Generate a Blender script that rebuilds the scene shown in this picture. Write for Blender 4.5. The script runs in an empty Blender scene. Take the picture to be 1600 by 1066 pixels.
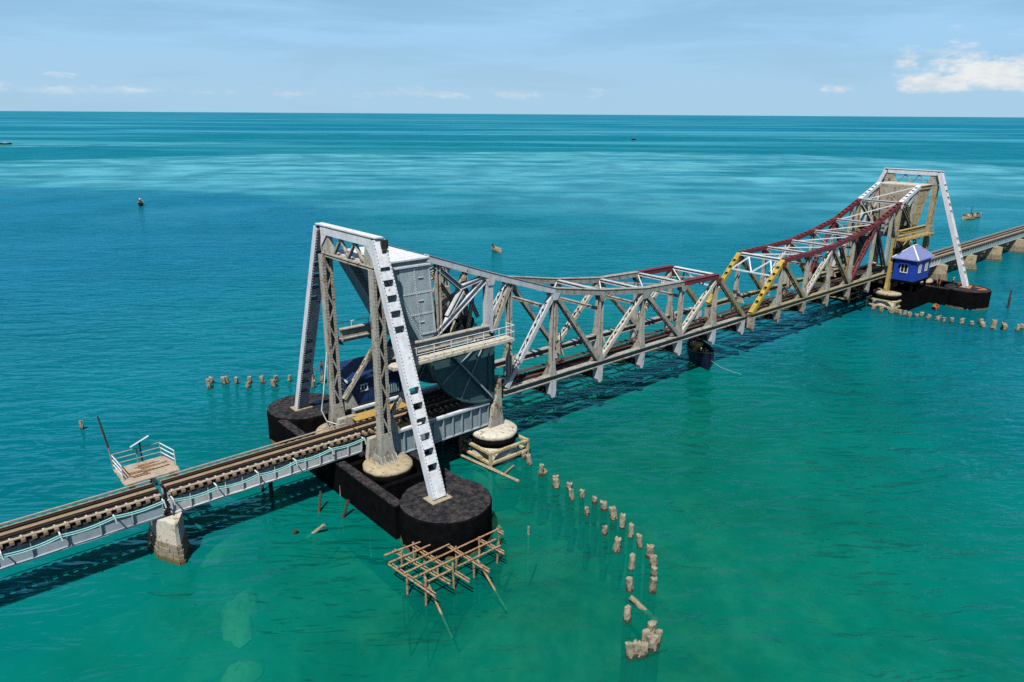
import bpy, bmesh, math, random
from mathutils import Vector, Matrix
random.seed(7)
R = math.radians
S = bpy.context.scene
COL = S.collection

# ---------------------------------------------------------------- camera
cam_d = bpy.data.cameras.new('camera')
cam = bpy.data.objects.new('camera', cam_d); COL.objects.link(cam); S.camera = cam
CP = Vector((-39.3813, -43.0237, 25.5293)); YAW, PIT, ROL = 0.716175, 0.304333, 0.006294
fw = Vector((math.sin(YAW)*math.cos(PIT), math.cos(YAW)*math.cos(PIT), -math.sin(PIT)))
rt = Vector((math.cos(YAW), -math.sin(YAW), 0)); up = rt.cross(fw)
r2 = rt*math.cos(ROL)+up*math.sin(ROL); u2 = -rt*math.sin(ROL)+up*math.cos(ROL)
cam.matrix_world = Matrix(((r2.x, u2.x, -fw.x, CP.x), (r2.y, u2.y, -fw.y, CP.y), (r2.z, u2.z, -fw.z, CP.z), (0, 0, 0, 1)))
cam_d.sensor_width = 36; cam_d.lens = 36*1130.41/1600; cam_d.clip_start = .5; cam_d.clip_end = 90000

# ---------------------------------------------------------------- sky, sun, exposure
SUN = Vector((-.50, -.36, 1)).normalized()
W = bpy.data.worlds.new('World'); S.world = W; W.use_nodes = True
wn, wl = W.node_tree.nodes, W.node_tree.links
for n in list(wn): wn.remove(n)

class NT:
    """small helper for node trees"""
    def __init__(s, tree): s.n, s.l = tree.nodes, tree.links
    def new(s, t, **kw):
        x = s.n.new(t)
        for k, v in kw.items():
            if k.startswith('i_'):
                x.inputs[k[2:].replace('_', ' ')].default_value = v
            else: setattr(x, k, v)
        return x
    def put(s, sock, v):
        if hasattr(v, 'is_output') or isinstance(v, bpy.types.NodeSocket): s.l.new(v, sock)
        else: sock.default_value = v
    def math(s, op, a, b=None, c=None, clamp=False):
        x = s.new('ShaderNodeMath', operation=op, use_clamp=clamp)
        s.put(x.inputs[0], a)
        if b is not None: s.put(x.inputs[1], b)
        if c is not None: s.put(x.inputs[2], c)
        return x.outputs[0]
    def vmath(s, op, a, b=None):
        x = s.new('ShaderNodeVectorMath', operation=op); s.put(x.inputs[0], a)
        if b is not None: s.put(x.inputs[1], b)
        return x.outputs[0]
    def noise(s, vec, scale, detail=4, rough=.55, dist=0):
        x = s.new('ShaderNodeTexNoise'); s.put(x.inputs['Vector'], vec)
        x.inputs['Scale'].default_value = scale; x.inputs['Detail'].default_value = detail
        x.inputs['Roughness'].default_value = rough; x.inputs['Distortion'].default_value = dist
        return x.outputs['Fac']
    def step(s, v, a, b, lo=0., hi=1.):
        x = s.new('ShaderNodeMapRange', interpolation_type='SMOOTHSTEP'); s.put(x.inputs[0], v)
        x.inputs[1].default_value = a; x.inputs[2].default_value = b
        x.inputs[3].default_value = lo; x.inputs[4].default_value = hi
        return x.outputs[0]
    def mix(s, f, a, b):
        x = s.new('ShaderNodeMix', data_type='RGBA'); s.put(x.inputs[0], f)
        for so, v in ((x.inputs[6], a), (x.inputs[7], b)):
            if isinstance(v, tuple): so.default_value = (*v[:3], 1)
            else: s.l.new(v, so)
        return x.outputs[2]
    def comb(s, x, y, z):
        c = s.new('ShaderNodeCombineXYZ')
        for i, v in enumerate((x, y, z)): s.put(c.inputs[i], v)
        return c.outputs[0]
    def sep(s, v):
        c = s.new('ShaderNodeSeparateXYZ'); s.put(c.inputs[0], v); return c.outputs

w = NT(W.node_tree)
sky = w.new('ShaderNodeTexSky', sky_type='NISHITA', sun_disc=False)
sky.sun_elevation = math.asin(SUN.z); sky.sun_rotation = math.atan2(SUN.x, SUN.y) % (2*math.pi)
sky.altitude = 10; sky.air_density = 1.0; sky.dust_density = 1.0; sky.ozone_density = 1.4
tc = w.new('ShaderNodeTexCoord'); dx_, dy_, dz_ = w.sep(tc.outputs['Generated'])
az = w.math('ARCTAN2', dx_, dy_); el = w.math('ARCSINE', dz_)
# thin high haze streaks
v1 = w.comb(w.math('MULTIPLY', az, 2.2), w.math('MULTIPLY', el, 16), 3.1)
cir = w.step(w.noise(v1, 1.6, 6, .6, .4), .35, .72, 0, .30)
hz = w.step(el, -.02, .42, .97, .03)
veil = w.math('ADD', w.math('MULTIPLY', cir, w.step(el, .02, .35, 1, .2)), hz, clamp=True)
hcol = w.mix(w.step(el, 0, .14), (7.9, 12.3, 15.9), (6.5, 12.6, 18.8))
hcol = w.mix(cir, hcol, (8.6, 12.6, 16.4))
col1 = w.mix(veil, sky.outputs[0], hcol)
# fair-weather cumulus low on the horizon
v2 = w.comb(w.math('MULTIPLY', az, 10), w.math('MULTIPLY', el, 24), 1.7)
bill = w.noise(v2, 1.9, 7, .62, .15)
def bank(a0, a1, e0, e1, soft=.03):
    m = w.math('MULTIPLY', w.step(az, R(a0)-soft, R(a0)+soft), w.step(az, R(a1)-soft, R(a1)+soft, 1, 0))
    b = w.math('MULTIPLY', w.step(el, R(e0)-.005, R(e0)+.010), w.step(el, R(e0), R(e1), 1, 0))
    return w.math('MULTIPLY', m, b)
big = bank(67.2, 100, 1.30, 7.2, .025)
low = w.math('MULTIPLY', bank(-40, 49, .85, 3.2, .12), .60)
low2 = w.math('MULTIPLY', bank(62.5, 66.2, 1.35, 2.6, .01), .8)
dens = w.math('MAXIMUM', w.math('MAXIMUM', big, low), low2)
cm = w.step(w.math('ADD', w.math('MULTIPLY', dens, .78), w.math('MULTIPLY', w.math('SUBTRACT', bill, .5), 1.5)), .32, .66)
cm = w.math('MULTIPLY', cm, w.step(dens, .02, .2))
shade = w.noise(w.vmath('ADD', v2, (.12, .25, 0)), 3.2, 5, .6)
ccol = w.mix(w.step(shade, .35, .65), (12.6, 14.2, 15.6), (17.0, 17.4, 17.2))
col2 = w.mix(w.math('MULTIPLY', cm, w.step(el, R(.6), R(2.4), .35, .95)), col1, ccol)
bg = w.new('ShaderNodeBackground'); wl.new(col2, bg.inputs[0]); bg.inputs[1].default_value = .05
wo = w.new('ShaderNodeOutputWorld'); wl.new(bg.outputs[0], wo.inputs[0])

sun_d = bpy.data.lights.new('sun', 'SUN'); sun_d.energy = 5.0; sun_d.angle = R(.53); sun_d.color = (1, .955, .88)
sun = bpy.data.objects.new('sun', sun_d); COL.objects.link(sun)
sun.rotation_euler = (-SUN).to_track_quat('-Z', 'Y').to_euler(); sun.location = SUN*80

S.view_settings.view_transform = 'Standard'; S.view_settings.look = 'None'
S.view_settings.exposure = 0.0; S.view_settings.gamma = 1; S.view_settings.use_curve_mapping = False
S.render.engine = 'CYCLES'; S.cycles.use_denoising = False; S.cycles.max_bounces = 6
S.cycles.diffuse_bounces = 0; S.cycles.glossy_bounces = 3; S.cycles.transparent_max_bounces = 6
S.cycles.caustics_reflective = False; S.cycles.caustics_refractive = False

# ---------------------------------------------------------------- materials
MATS = {}
def mat(name, base, grime=(.10, .08, .06), g=.35, rust=None, ra=.0, rough=.6, metal=0., bump=.25, sc=1.0, vari=.12, streak=True, spec=.35):
    """weathered surface: base colour, dirt in blotches, rust in sharper patches; position-based so no two pieces match"""
    m = bpy.data.materials.new(name); m.use_nodes = True; t = NT(m.node_tree)
    b = m.node_tree.nodes['Principled BSDF']
    geo = t.new('ShaderNodeNewGeometry').outputs['Position']
    n1 = t.noise(geo, 1.5*sc, 5, .65)
    n2 = t.noise(geo, 7*sc, 5, .7)
    sv = t.vmath('MULTIPLY', geo, (2.6*sc, 2.6*sc, .8*sc)) if streak else t.vmath('MULTIPLY', geo, (3*sc, 3*sc, 3*sc))
    n3 = t.noise(sv, 1, 4, .6)
    oi = t.new('ShaderNodeObjectInfo').outputs['Random']
    c = t.mix(t.math('MULTIPLY', t.step(n1, .3, .75), vari*2), base, tuple(min(1, x*1.35+.02) for x in base))
    c = t.mix(t.math('MULTIPLY', oi, vari), c, tuple(x*.6 for x in base))
    d = t.math('MULTIPLY', t.step(t.math('ADD', t.math('MULTIPLY', n3, .6), t.math('MULTIPLY', n2, .4)), .38, .74), g)
    c = t.mix(d, c, grime)
    if rust:
        r = t.step(t.math('ADD', t.math('MULTIPLY', n1, .55), t.math('MULTIPLY', n2, .45)), .64-ra*.28, .70-ra*.22)
        c = t.mix(r, c, t.mix(n3, rust, tuple(x*.45 for x in rust)))
        b.inputs['Metallic'].default_value = 0
    t.l.new(c, b.inputs['Base Color'])
    b.inputs['Metallic'].default_value = metal
    t.put(b.inputs['Roughness'], t.step(n2, .2, .8, rough-.12, min(1, rough+.15)))
    b.inputs['Specular IOR Level'].default_value = spec
    bp = t.new('ShaderNodeBump'); bp.inputs['Strength'].default_value = bump; bp.inputs['Distance'].default_value = .04
    t.l.new(t.noise(geo, 9*sc, 4, .7), bp.inputs['Height']); t.l.new(bp.outputs[0], b.inputs['Normal'])
    MATS[name] = m; return m

RUST = (.23, .10, .035)
mat('grey_paint', (.60, .64, .68), (.20, .18, .15), .50, (.24, .12, .05), .24)
mat('white_paint', (.74, .79, .85), (.27, .25, .21), .50, (.26, .13, .05), .22)
mat('cream_paint', (.60, .585, .52), (.20, .16, .11), .6, (.26, .14, .05), .34)
mat('worn_cream', (.47, .45, .385), (.11, .08, .05), .70, (.22, .12, .045), .46)
mat('worn_column', (.47, .46, .41), (.14, .12, .085), .70, (.29, .18, .07), .42)
mat('worn_chord', (.40, .41, .385), (.11, .095, .065), .70, (.24, .15, .06), .46)
mat('chord_web', (.10, .135, .13), (.04, .04, .03), .6, (.20, .13, .05), .3)  # darker than the flanges, with the shade on the web painted in
mat('rust_plate', (.40, .37, .31), (.14, .10, .065), .7, (.22, .11, .05), .46)
mat('fender_cream', (.52, .45, .27), (.20, .15, .08), .65, (.28, .18, .06), .42)
mat('deck_rust', (.10, .052, .036), (.04, .025, .02), .6, (.22, .13, .08), .3, .85)
mat('sleeper_dark', (.12, .078, .055), (.05, .03, .022), .6, (.22, .15, .10), .25, .9)
mat('olive_chord', (.35, .32, .18), (.12, .09, .05), .60, (.24, .14, .05), .40)
mat('teal_grey', (.30, .385, .42), (.10, .12, .12), .45, RUST, .08, vari=.2)
mat('teal_panel', (.41, .505, .545), (.16, .18, .17), .60, (.22, .13, .07), .20, vari=.25)
mat('dark_teal', (.045, .11, .125), (.02, .03, .03), .5, RUST, .16)
mat('dark_steel', (.028, .026, .023), (.01, .009, .008), .5, RUST, .28)
mat('maroon_paint', (.17, .03, .038), (.05, .025, .025), .6, (.30, .10, .06), .15)
mat('yellow_paint', (.50, .355, .055), (.16, .11, .04), .6, (.24, .13, .04), .36)
mat('ochre_steel', (.50, .37, .13), (.22, .13, .05), .55, (.27, .12, .04), .35)
mat('ochre_worn', (.47, .40, .25), (.17, .12, .06), .6, (.36, .24, .07), .45)
mat('ochre_floor', (.47, .31, .09), (.20, .11, .045), .5, (.25, .11, .04), .3)
mat('girder_blue', (.37, .46, .52), (.13, .14, .13), .40, RUST, .10)
mat('girder_pale', (.56, .61, .63), (.22, .20, .15), .45, RUST, .16)
mat('girder_teal', (.30, .46, .50), (.14, .15, .13), .5, (.50, .46, .38), .34)
mat('wood_sleeper', (.25, .19, .13), (.12, .08, .05), .6, None, 0, .85)
mat('walk_plank', (.33, .25, .155), (.15, .10, .065), .6, (.20, .10, .05), .25, .85)
mat('grey_timber', (.44, .37, .29), (.17, .12, .08), .6, (.26, .15, .08), .2, .85)
mat('rail_steel', (.045, .032, .028), (.02, .014, .012), .6, (.12, .05, .025), .2, .55)
mat('bright_fitting', (.62, .58, .52), (.25, .2, .14), .5, RUST, .25)
mat('tar_black', (.0022, .0024, .0034), (.006, .006, .0065), .5, (.012, .010, .010), .12, .9, bump=.6, streak=False, spec=.03)
mat('tar_top', (.012, .014, .020), (.105, .10, .092), .75, (.13, .085, .078), .40, .95, bump=.9, streak=False, spec=.08)
mat('concrete_tan', (.44, .37, .25), (.18, .14, .085), .6, (.24, .19, .11), .42, .9, bump=.6, streak=False)
mat('concrete_pale', (.60, .575, .49), (.20, .17, .12), .5, (.30, .23, .13), .38, .9, bump=.6, streak=False)
mat('stone', (.30, .265, .20), (.10, .085, .05), .6, (.20, .17, .09), .4, .92, bump=.9, streak=False)
mat('algae_stone', (.15, .12, .045), (.05, .045, .02), .6, None, 0, .8, bump=1, streak=False)
mat('pile_wood', (.33, .295, .21), (.10, .085, .055), .75, (.50, .475, .39), .42, .92, bump=1, sc=2, vari=.45)
mat('pile_base', (.055, .070, .038), (.025, .035, .02), .6, None, 0, .8, bump=1, sc=2)
mat('rusty_tube', (.33, .17, .08), (.55, .47, .36), .8, (.13, .05, .025), .45, .85, sc=3)
mat('dark_post', (.06, .045, .03), (.025, .02, .015), .6, (.17, .12, .06), .3, .9, sc=3)
mat('cabin_blue', (.008, .055, .40), (.02, .04, .15), .55, (.05, .10, .38), .3, .55)
mat('navy_blue', (.008, .035, .12), (.006, .015, .045), .6, (.20, .30, .34), .12, .5)
mat('lavender_roof', (.22, .265, .54), (.13, .15, .30), .5, None, 0, .45)
mat('window_white', (.78, .79, .80), (.4, .4, .4), .2, None, 0, .5)
mat('glass_dark', (.01, .012, .015), (.02, .02, .02), .2, None, 0, .12, bump=0)
mat('pipe_cyan', (.28, .62, .60), (.25, .35, .33), .35, None, 0, .5)
mat('hull_tan', (.50, .42, .25), (.22, .17, .09), .5, None, 0, .7, sc=2)
mat('hull_dark', (.035, .025, .02), (.01, .01, .01), .4, None, 0, .6, sc=2)
mat('hull_blue', (.005, .006, .035), (.004, .006, .012), .5, (.05, .08, .03), .3, .5)
mat('hull_green', (.02, .07, .035), (.01, .02, .01), .4, None, 0, .6)
mat('catch_yellow', (.62, .44, .12), (.3, .2, .08), .3, None, 0, .7)
mat('skin', (.16, .08, .045), (.10, .05, .03), .2, None, 0, .6, bump=0)
mat('hair', (.01, .008, .007), (.01, .01, .01), .1, None, 0, .6, bump=0)
mat('cloth_blue', (.02, .05, .28), (.01, .03, .1), .3, None, 0, .8, bump=0)
mat('cloth_red', (.34, .06, .06), (.15, .03, .03), .3, None, 0, .8, bump=0)
mat('cloth_orange', (.72, .19, .05), (.4, .1, .03), .3, None, 0, .8, bump=0)
mat('cloth_white', (.70, .70, .68), (.4, .4, .4), .3, None, 0, .8, bump=0)
mat('cloth_dark', (.03, .03, .035), (.02, .02, .02), .3, None, 0, .8, bump=0)
mat('solar_glass', (.42, .40, .36), (.2, .18, .15), .4, None, 0, .4)
mat('orange_paint', (.62, .17, .05), (.35, .12, .04), .4, None, 0, .7)
mat('rope_white', (.70, .78, .76), (.5, .5, .45), .2, None, 0, .8, bump=0)
mat('tarp_blue', (.12, .42, .52), (.08, .2, .3), .3, None, 0, .6, bump=0)
mat('sand', (.022, .085, .050), (.17, .21, .12), .95, None, 0, .95, bump=.4, sc=.13, streak=False, spec=0)
mat('sea_rock', (.34, .34, .20), (.08, .11, .06), .6, None, 0, .95, bump=.8, streak=False)

# ---------------------------------------------------------------- builders
XC = 28.6+.6556                    # centre of the navigation opening
MIR = [False]
ORG = {}
def M(v): return Vector((2*XC-v[0], v[1], v[2])) if MIR[0] else Vector(v)
def props(o, label=None, cat=None, group=None, kind=None):
    for k, v in (('label', label), ('category', cat), ('group', group), ('kind', kind)):
        if v: o[k] = v
    return o
def thing(name, loc, label, cat, group=None):
    o = bpy.data.objects.new(name, None); COL.objects.link(o); o.empty_display_size = .2
    o.location = M(loc); ORG[o] = Vector(o.location); return props(o, label, cat, group)
def link(o, parent):
    COL.objects.link(o); o.parent = parent
    ORG[o] = (ORG[parent] if parent else Vector())+Vector(o.location)
    return o

class MB:
    def __init__(s): s.v, s.f = [], []
    def hexa(s, c):
        n = len(s.v); s.v += [Vector(x) for x in c]
        s.f += [tuple(n+i for i in q) for q in ((0, 3, 2, 1), (4, 5, 6, 7), (0, 1, 5, 4), (1, 2, 6, 5), (2, 3, 7, 6), (3, 0, 4, 7))]
        return s
    def box(s, a, b):
        (x0, y0, z0), (x1, y1, z1) = a, b
        return s.hexa([(x0, y0, z0), (x1, y0, z0), (x1, y1, z0), (x0, y1, z0), (x0, y0, z1), (x1, y0, z1), (x1, y1, z1), (x0, y1, z1)])
    def beam(s, p, q, w, h, up=(0, 0, 1), off=(0, 0), w2=None, h2=None):
        """box from p to q, w across (along d x up), h along up; off shifts it (across, up)"""
        p, q = Vector(p), Vector(q); d = (q-p).normalized(); a = d.cross(Vector(up)).normalized(); u = a.cross(d)
        p = p+a*off[0]+u*off[1]; q = q+a*off[0]+u*off[1]
        w2 = w if w2 is None else w2; h2 = h if h2 is None else h2
        f = lambda o, W_, H_: [o-a*W_/2-u*H_/2, o+a*W_/2-u*H_/2, o+a*W_/2+u*H_/2, o-a*W_/2+u*H_/2]
        return s.hexa(f(p, w, h)+f(q, w2, h2))
    def tube(s, p, q, r0, r1=None, n=8, cap=True):
        p, q = Vector(p), Vector(q); d = (q-p).normalized(); r1 = r0 if r1 is None else r1
        a = d.orthogonal().normalized(); b = d.cross(a); m = len(s.v)
        for o, r in ((p, r0), (q, r1)):
            for i in range(n):
                t = 2*math.pi*i/n; s.v.append(o+(a*math.cos(t)+b*math.sin(t))*r)
        for i in range(n): s.f.append((m+i, m+(i+1) % n, m+n+(i+1) % n, m+n+i))
        if cap: s.f += [tuple(m+i for i in range(n))[::-1], tuple(m+n+i for i in range(n))]
        return s
    def path(s, pts, r, n=6):
        pts = [Vector(x) for x in pts]; m = len(s.v)
        for k, p in enumerate(pts):
            d = (pts[min(k+1, len(pts)-1)]-pts[max(k-1, 0)]).normalized()
            a = d.cross(Vector((0, 0, 1)));  a = a.normalized() if a.length > .01 else Vector((1, 0, 0)); b = d.cross(a)
            for i in range(n):
                t = 2*math.pi*i/n; s.v.append(p+(a*math.cos(t)+b*math.sin(t))*r)
        for k in range(len(pts)-1):
            for i in range(n): s.f.append((m+k*n+i, m+k*n+(i+1) % n, m+(k+1)*n+(i+1) % n, m+(k+1)*n+i))
        s.f += [tuple(m+i for i in range(n)), tuple(m+(len(pts)-1)*n+i for i in range(n))]
        return s
    def lathe(s, c, prof, n=48, jit=0., rng=None):
        """prof: (radius, z) from bottom to top"""
        m = len(s.v); c = Vector(c); js = [1+(rng.uniform(-jit, jit) if rng else 0) for _ in range(n)]
        for r, z in prof:
            for i in range(n):
                t = 2*math.pi*i/n; s.v.append(c+Vector((math.cos(t)*r*js[i], math.sin(t)*r*js[i], z)))
        for k in range(len(prof)-1):
            for i in range(n): s.f.append((m+k*n+i, m+k*n+(i+1) % n, m+(k+1)*n+(i+1) % n, m+(k+1)*n+i))
        s.f += [tuple(m+i for i in range(n))[::-1], tuple(m+(len(prof)-1)*n+i for i in range(n))]
        return s
    def prism(s, poly, y0, y1, axis='y'):
        """poly: (x,z) outline extruded along y, (y,z) along x, or (x,y) along z"""
        n = len(poly); m = len(s.v)
        for t in (y0, y1):
            for a, b in poly:
                s.v.append(Vector((a, t, b)) if axis == 'y' else Vector((t, a, b)) if axis == 'x' else Vector((a, b, t)))
        s.f += [tuple(m+i for i in range(n)), tuple(m+n+i for i in range(n))[::-1]]
        for i in range(n): s.f.append((m+i, m+n+i, m+n+(i+1) % n, m+(i+1) % n))
        return s
    def ibeam(s, p, q, w, h, up=(0, 0, 1), t=.07):
        s.beam(p, q, w, t, up, (0, h/2-t/2)); s.beam(p, q, w, t, up, (0, -h/2+t/2)); return s.beam(p, q, t*.8, h-2*t-.002, up)
    def mesh(s, name, org=Vector(), mirror=True):
        me = bpy.data.meshes.new(name)
        me.from_pydata([((M(v) if mirror else v)-org)[:] for v in s.v], [], s.f)
        bm = bmesh.new(); bm.from_mesh(me); bmesh.ops.recalc_face_normals(bm, faces=bm.faces); bm.to_mesh(me); bm.free()
        return me
    def build(s, name, m, parent=None, smooth=False):
        org = ORG[parent] if parent else Vector()
        me = s.mesh(name, org); me.materials.append(MATS[m])
        if smooth:
            me.polygons.foreach_set('use_smooth', [len(p.vertices) == 4 for p in me.polygons])
        return link(bpy.data.objects.new(name, me), parent)

_cache = {}
def piece(name, dims, m, parent, p, xa=(1, 0, 0), za=(0, 0, 1)):
    """one small box that shares its mesh with its likes; p = centre, xa/za = its axes"""
    k = (name, tuple(round(d, 3) for d in dims), m)
    if k not in _cache:
        x, y, z = (d/2 for d in dims); me = MB().box((-x, -y, -z), (x, y, z)).mesh(name, mirror=False); me.materials.append(MATS[m]); _cache[k] = me
    c = M(p); a = M(Vector(p)+Vector(xa))-c; u = M(Vector(p)+Vector(za))-c
    a.normalize(); b = u.cross(a).normalized(); u = a.cross(b)
    o = bpy.data.objects.new(name, _cache[k])
    rot = Matrix((a, b, u)).transposed()
    o.location = c-ORG[parent]; o.rotation_euler = rot.to_euler()
    return link(o, parent)

def battened(name, p, q, wid, dep, side, m, parent, period, plate, gaps=None, end=.6, faces=(1, -1), th=.06, solid=()):
    """box member of two side plates joined by batten plates with open square holes; side = direction across the battened face"""
    p, q = Vector(p), Vector(q); L = (q-p).length; d = (q-p)/L; s_ = Vector(side).normalized(); n = d.cross(s_).normalized()
    mb = MB()
    for k in (-1, 1): mb.beam(p+s_*k*(wid/2-th/2), q+s_*k*(wid/2-th/2), th, dep, n)
    for f in faces:                                   # edge angles, so that the plate reads as riveted on
        for k in (-1, 1): mb.beam(p, q, .10, th*.5, n, (0, 0)) if False else None
    o = mb.build(name, m, parent)
    t = end/2; spans = []
    spans.append((0, end))
    x = end+(period-plate)
    while x < L-end:
        spans.append((x, min(plate, L-x))); x += period
    spans.append((L-end, end))
    for a, b in solid: spans.append((a*L, (b-a)*L))
    for a, l in spans:
        for f in faces:
            piece('batten_plate', (l, wid-2*th-.004, th*.6), m, o, p+d*(a+l/2)+n*f*(dep/2-th*.3-.003*(1 if l < 1.5 else 2)), d, n)
    return o

def laced(name, p, q, wid, dep, side, m, parent, pitch=.62, bar=.075, ml=None):
    """two channels joined by zigzag lacing bars on both faces"""
    p, q = Vector(p), Vector(q); L = (q-p).length; d = (q-p)/L; s_ = Vector(side).normalized(); n = d.cross(s_).normalized()
    mb = MB(); th = .055
    for k in (-1, 1):
        c = s_*k*(wid/2-th/2); mb.beam(p+c, q+c, th, dep, n)
        for f in (-1, 1):
            e = s_*k*(wid/2-th-.03)+n*f*(dep/2-.02); mb.beam(p+e, q+e, .06, .03, n)
    for a, b in ((0, .75), (L-.75, L)):
        for f in (-1, 1): mb.beam(p+d*a+n*f*(dep/2+.012), p+d*b+n*f*(dep/2+.012), wid, .02, n)
    o = mb.build(name, m, parent)
    lz = MB(); k = max(2, int((L-1.5)/pitch))
    for f in (-1, 1):
        for i in range(k):
            a = p+d*(.75+(L-1.5)*i/k)+n*f*(dep/2+.004); b = p+d*(.75+(L-1.5)*(i+1)/k)+n*f*(dep/2+.004); sg = 1 if i % 2 else -1
            lz.beam(a+s_*sg*(wid/2-.07), b-s_*sg*(wid/2-.07), bar, .02, n)
    props(lz.build('lacing', ml or m, o), kind='stuff')
    return o

def railing(parent, pts, h, m, rails=(1., .55), posts=True, r=.03):
    for a, b in zip(pts[:-1], pts[1:]):
        a, b = Vector(a), Vector(b)
        for f in rails: MB().tube(a+Vector((0, 0, h*f)), b+Vector((0, 0, h*f)), r, n=6).build('handrail', m, parent)
        n = max(1, round((b-a).length/1.5))
        for i in range(n+1):
            c = a.lerp(b, i/n); MB().tube(c, c+Vector((0, 0, h)), r, n=6).build('railing_post', m, parent)

ORD = ['first', 'second', 'third', 'fourth', 'fifth', 'sixth', 'seventh', 'eighth', 'ninth', 'tenth', 'eleventh', 'twelfth', 'thirteenth', 'fourteenth', 'fifteenth', 'sixteenth', 'seventeenth', 'eighteenth', 'nineteenth', 'twentieth', 'twenty-first', 'twenty-second', 'twenty-third', 'twenty-fourth']

# ================================================================= water and seabed
def sheet(name, z, rad, m, n=64):
    mb = MB(); mb.v = [Vector((0, 0, z))]+[Vector((math.cos(2*math.pi*i/n)*rad, math.sin(2*math.pi*i/n)*rad, z)) for i in range(n)]
    mb.f = [(0, 1+i, 1+(i+1) % n) for i in range(n)]
    me = bpy.data.meshes.new(name); me.from_pydata([v[:] for v in mb.v], [], mb.f); me.materials.append(m)
    o = bpy.data.objects.new(name, me); COL.objects.link(o); ORG[o] = Vector(); o['kind'] = 'structure'; return o

wm = bpy.data.materials.new('sea_water'); wm.use_nodes = True; t = NT(wm.node_tree)
bs = wm.node_tree.nodes['Principled BSDF']; out = wm.node_tree.nodes['Material Output']
pos = t.new('ShaderNodeNewGeometry').outputs['Position']
wpx, wpy, _ = t.sep(pos)
wob = t.math('SUBTRACT', t.noise(t.vmath('MULTIPLY', pos, (.012, .012, 0)), 1, 4, .6), .5)
wob2 = t.math('SUBTRACT', t.noise(t.vmath('ADD', t.vmath('MULTIPLY', pos, (.006, .006, 0)), (7, 3, 0)), 1, 4, .6), .5)
wob3 = t.math('SUBTRACT', t.noise(t.vmath('MULTIPLY', pos, (.05, .085, 0)), 1, 5, .7), .5)
def blob(cx, cy, rx, ry, ang, a=1.15, b=.8, wsc=.35):
    """soft-edged patch of the sea, given by centre, half-axes and heading in metres"""
    ca, sa = math.cos(R(ang)), math.sin(R(ang))
    X = t.math('SUBTRACT', wpx, cx); Y = t.math('SUBTRACT', wpy, cy)
    U = t.math('MULTIPLY_ADD', X, ca/rx, t.math('MULTIPLY', Y, sa/rx)); V = t.math('MULTIPLY_ADD', X, -sa/ry, t.math('MULTIPLY', Y, ca/ry))
    rr = t.math('SQRT', t.math('ADD', t.math('MULTIPLY', U, U), t.math('MULTIPLY', V, V)))
    rr = t.math('ADD', rr, t.math('ADD', t.math('MULTIPLY', t.math('ADD', wob, wob2), wsc*2), t.math('MULTIPLY', wob3, .09)))
    return t.step(rr, b, a, 1, 0)
def mx(*a):
    r = a[0]
    for b in a[1:]: r = t.math('MAXIMUM', r, b)
    return r
patch = t.noise(t.vmath('MULTIPLY', pos, (.045, .045, 0)), 1, 5, .6)
shoal = blob(-20, -26, 60, 34, 24, 1.5, .2, .30)
deep = t.math('MULTIPLY', blob(-48, 165, 104, 112, 0, 1.06, .93, .14), t.step(wpy, 35, 105))
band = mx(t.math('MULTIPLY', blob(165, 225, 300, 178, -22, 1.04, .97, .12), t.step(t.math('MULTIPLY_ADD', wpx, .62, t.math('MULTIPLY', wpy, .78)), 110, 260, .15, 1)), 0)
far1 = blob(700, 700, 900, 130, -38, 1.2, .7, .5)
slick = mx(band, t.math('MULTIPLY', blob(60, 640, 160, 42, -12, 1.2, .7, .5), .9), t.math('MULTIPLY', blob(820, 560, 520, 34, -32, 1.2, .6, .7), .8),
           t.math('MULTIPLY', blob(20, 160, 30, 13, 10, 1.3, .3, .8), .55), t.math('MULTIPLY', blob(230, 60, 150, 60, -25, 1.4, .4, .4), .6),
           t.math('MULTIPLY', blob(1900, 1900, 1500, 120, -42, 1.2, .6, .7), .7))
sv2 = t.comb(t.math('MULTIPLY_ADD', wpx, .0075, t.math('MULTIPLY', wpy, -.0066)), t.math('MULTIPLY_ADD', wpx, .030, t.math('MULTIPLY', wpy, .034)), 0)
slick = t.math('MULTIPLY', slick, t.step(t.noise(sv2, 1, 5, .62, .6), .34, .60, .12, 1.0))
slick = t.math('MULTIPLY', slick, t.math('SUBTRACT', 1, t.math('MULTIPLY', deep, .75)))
dist = t.math('SQRT', t.math('ADD', t.math('MULTIPLY', wpx, wpx), t.math('MULTIPLY', wpy, wpy)))
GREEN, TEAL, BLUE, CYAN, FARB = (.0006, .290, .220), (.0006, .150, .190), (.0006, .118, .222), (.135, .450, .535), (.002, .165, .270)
c = t.mix(shoal, TEAL, GREEN)
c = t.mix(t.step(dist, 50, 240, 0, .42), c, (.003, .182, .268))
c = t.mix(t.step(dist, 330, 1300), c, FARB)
c = t.mix(t.math('MULTIPLY', deep, .92), c, BLUE)
c = t.mix(t.math('MULTIPLY', slick, .95), c, CYAN)  # pale base colour: turbid water, plus sky reflection of the slicks painted in
weed = t.noise(t.vmath('MULTIPLY', pos, (.16, .16, 0)), 1, 6, .65, .4)
c = t.mix(t.step(patch, .36, .66, 0, .60), c, t.mix(shoal, (.0005, .098, .140), (.0005, .170, .128)))
c = t.mix(t.math('MULTIPLY', t.step(weed, .46, .70, 0, .60), shoal), c, (.0005, .165, .120))
# long streaks far out
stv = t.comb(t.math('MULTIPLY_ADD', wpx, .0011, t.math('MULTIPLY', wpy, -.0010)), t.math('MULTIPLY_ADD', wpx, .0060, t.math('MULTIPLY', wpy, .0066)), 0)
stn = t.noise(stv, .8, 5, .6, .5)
c = t.mix(t.math('MULTIPLY', t.step(stn, .48, .62), t.step(dist, 260, 700, 0, .85)), c, (.06, .32, .41))
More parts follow.
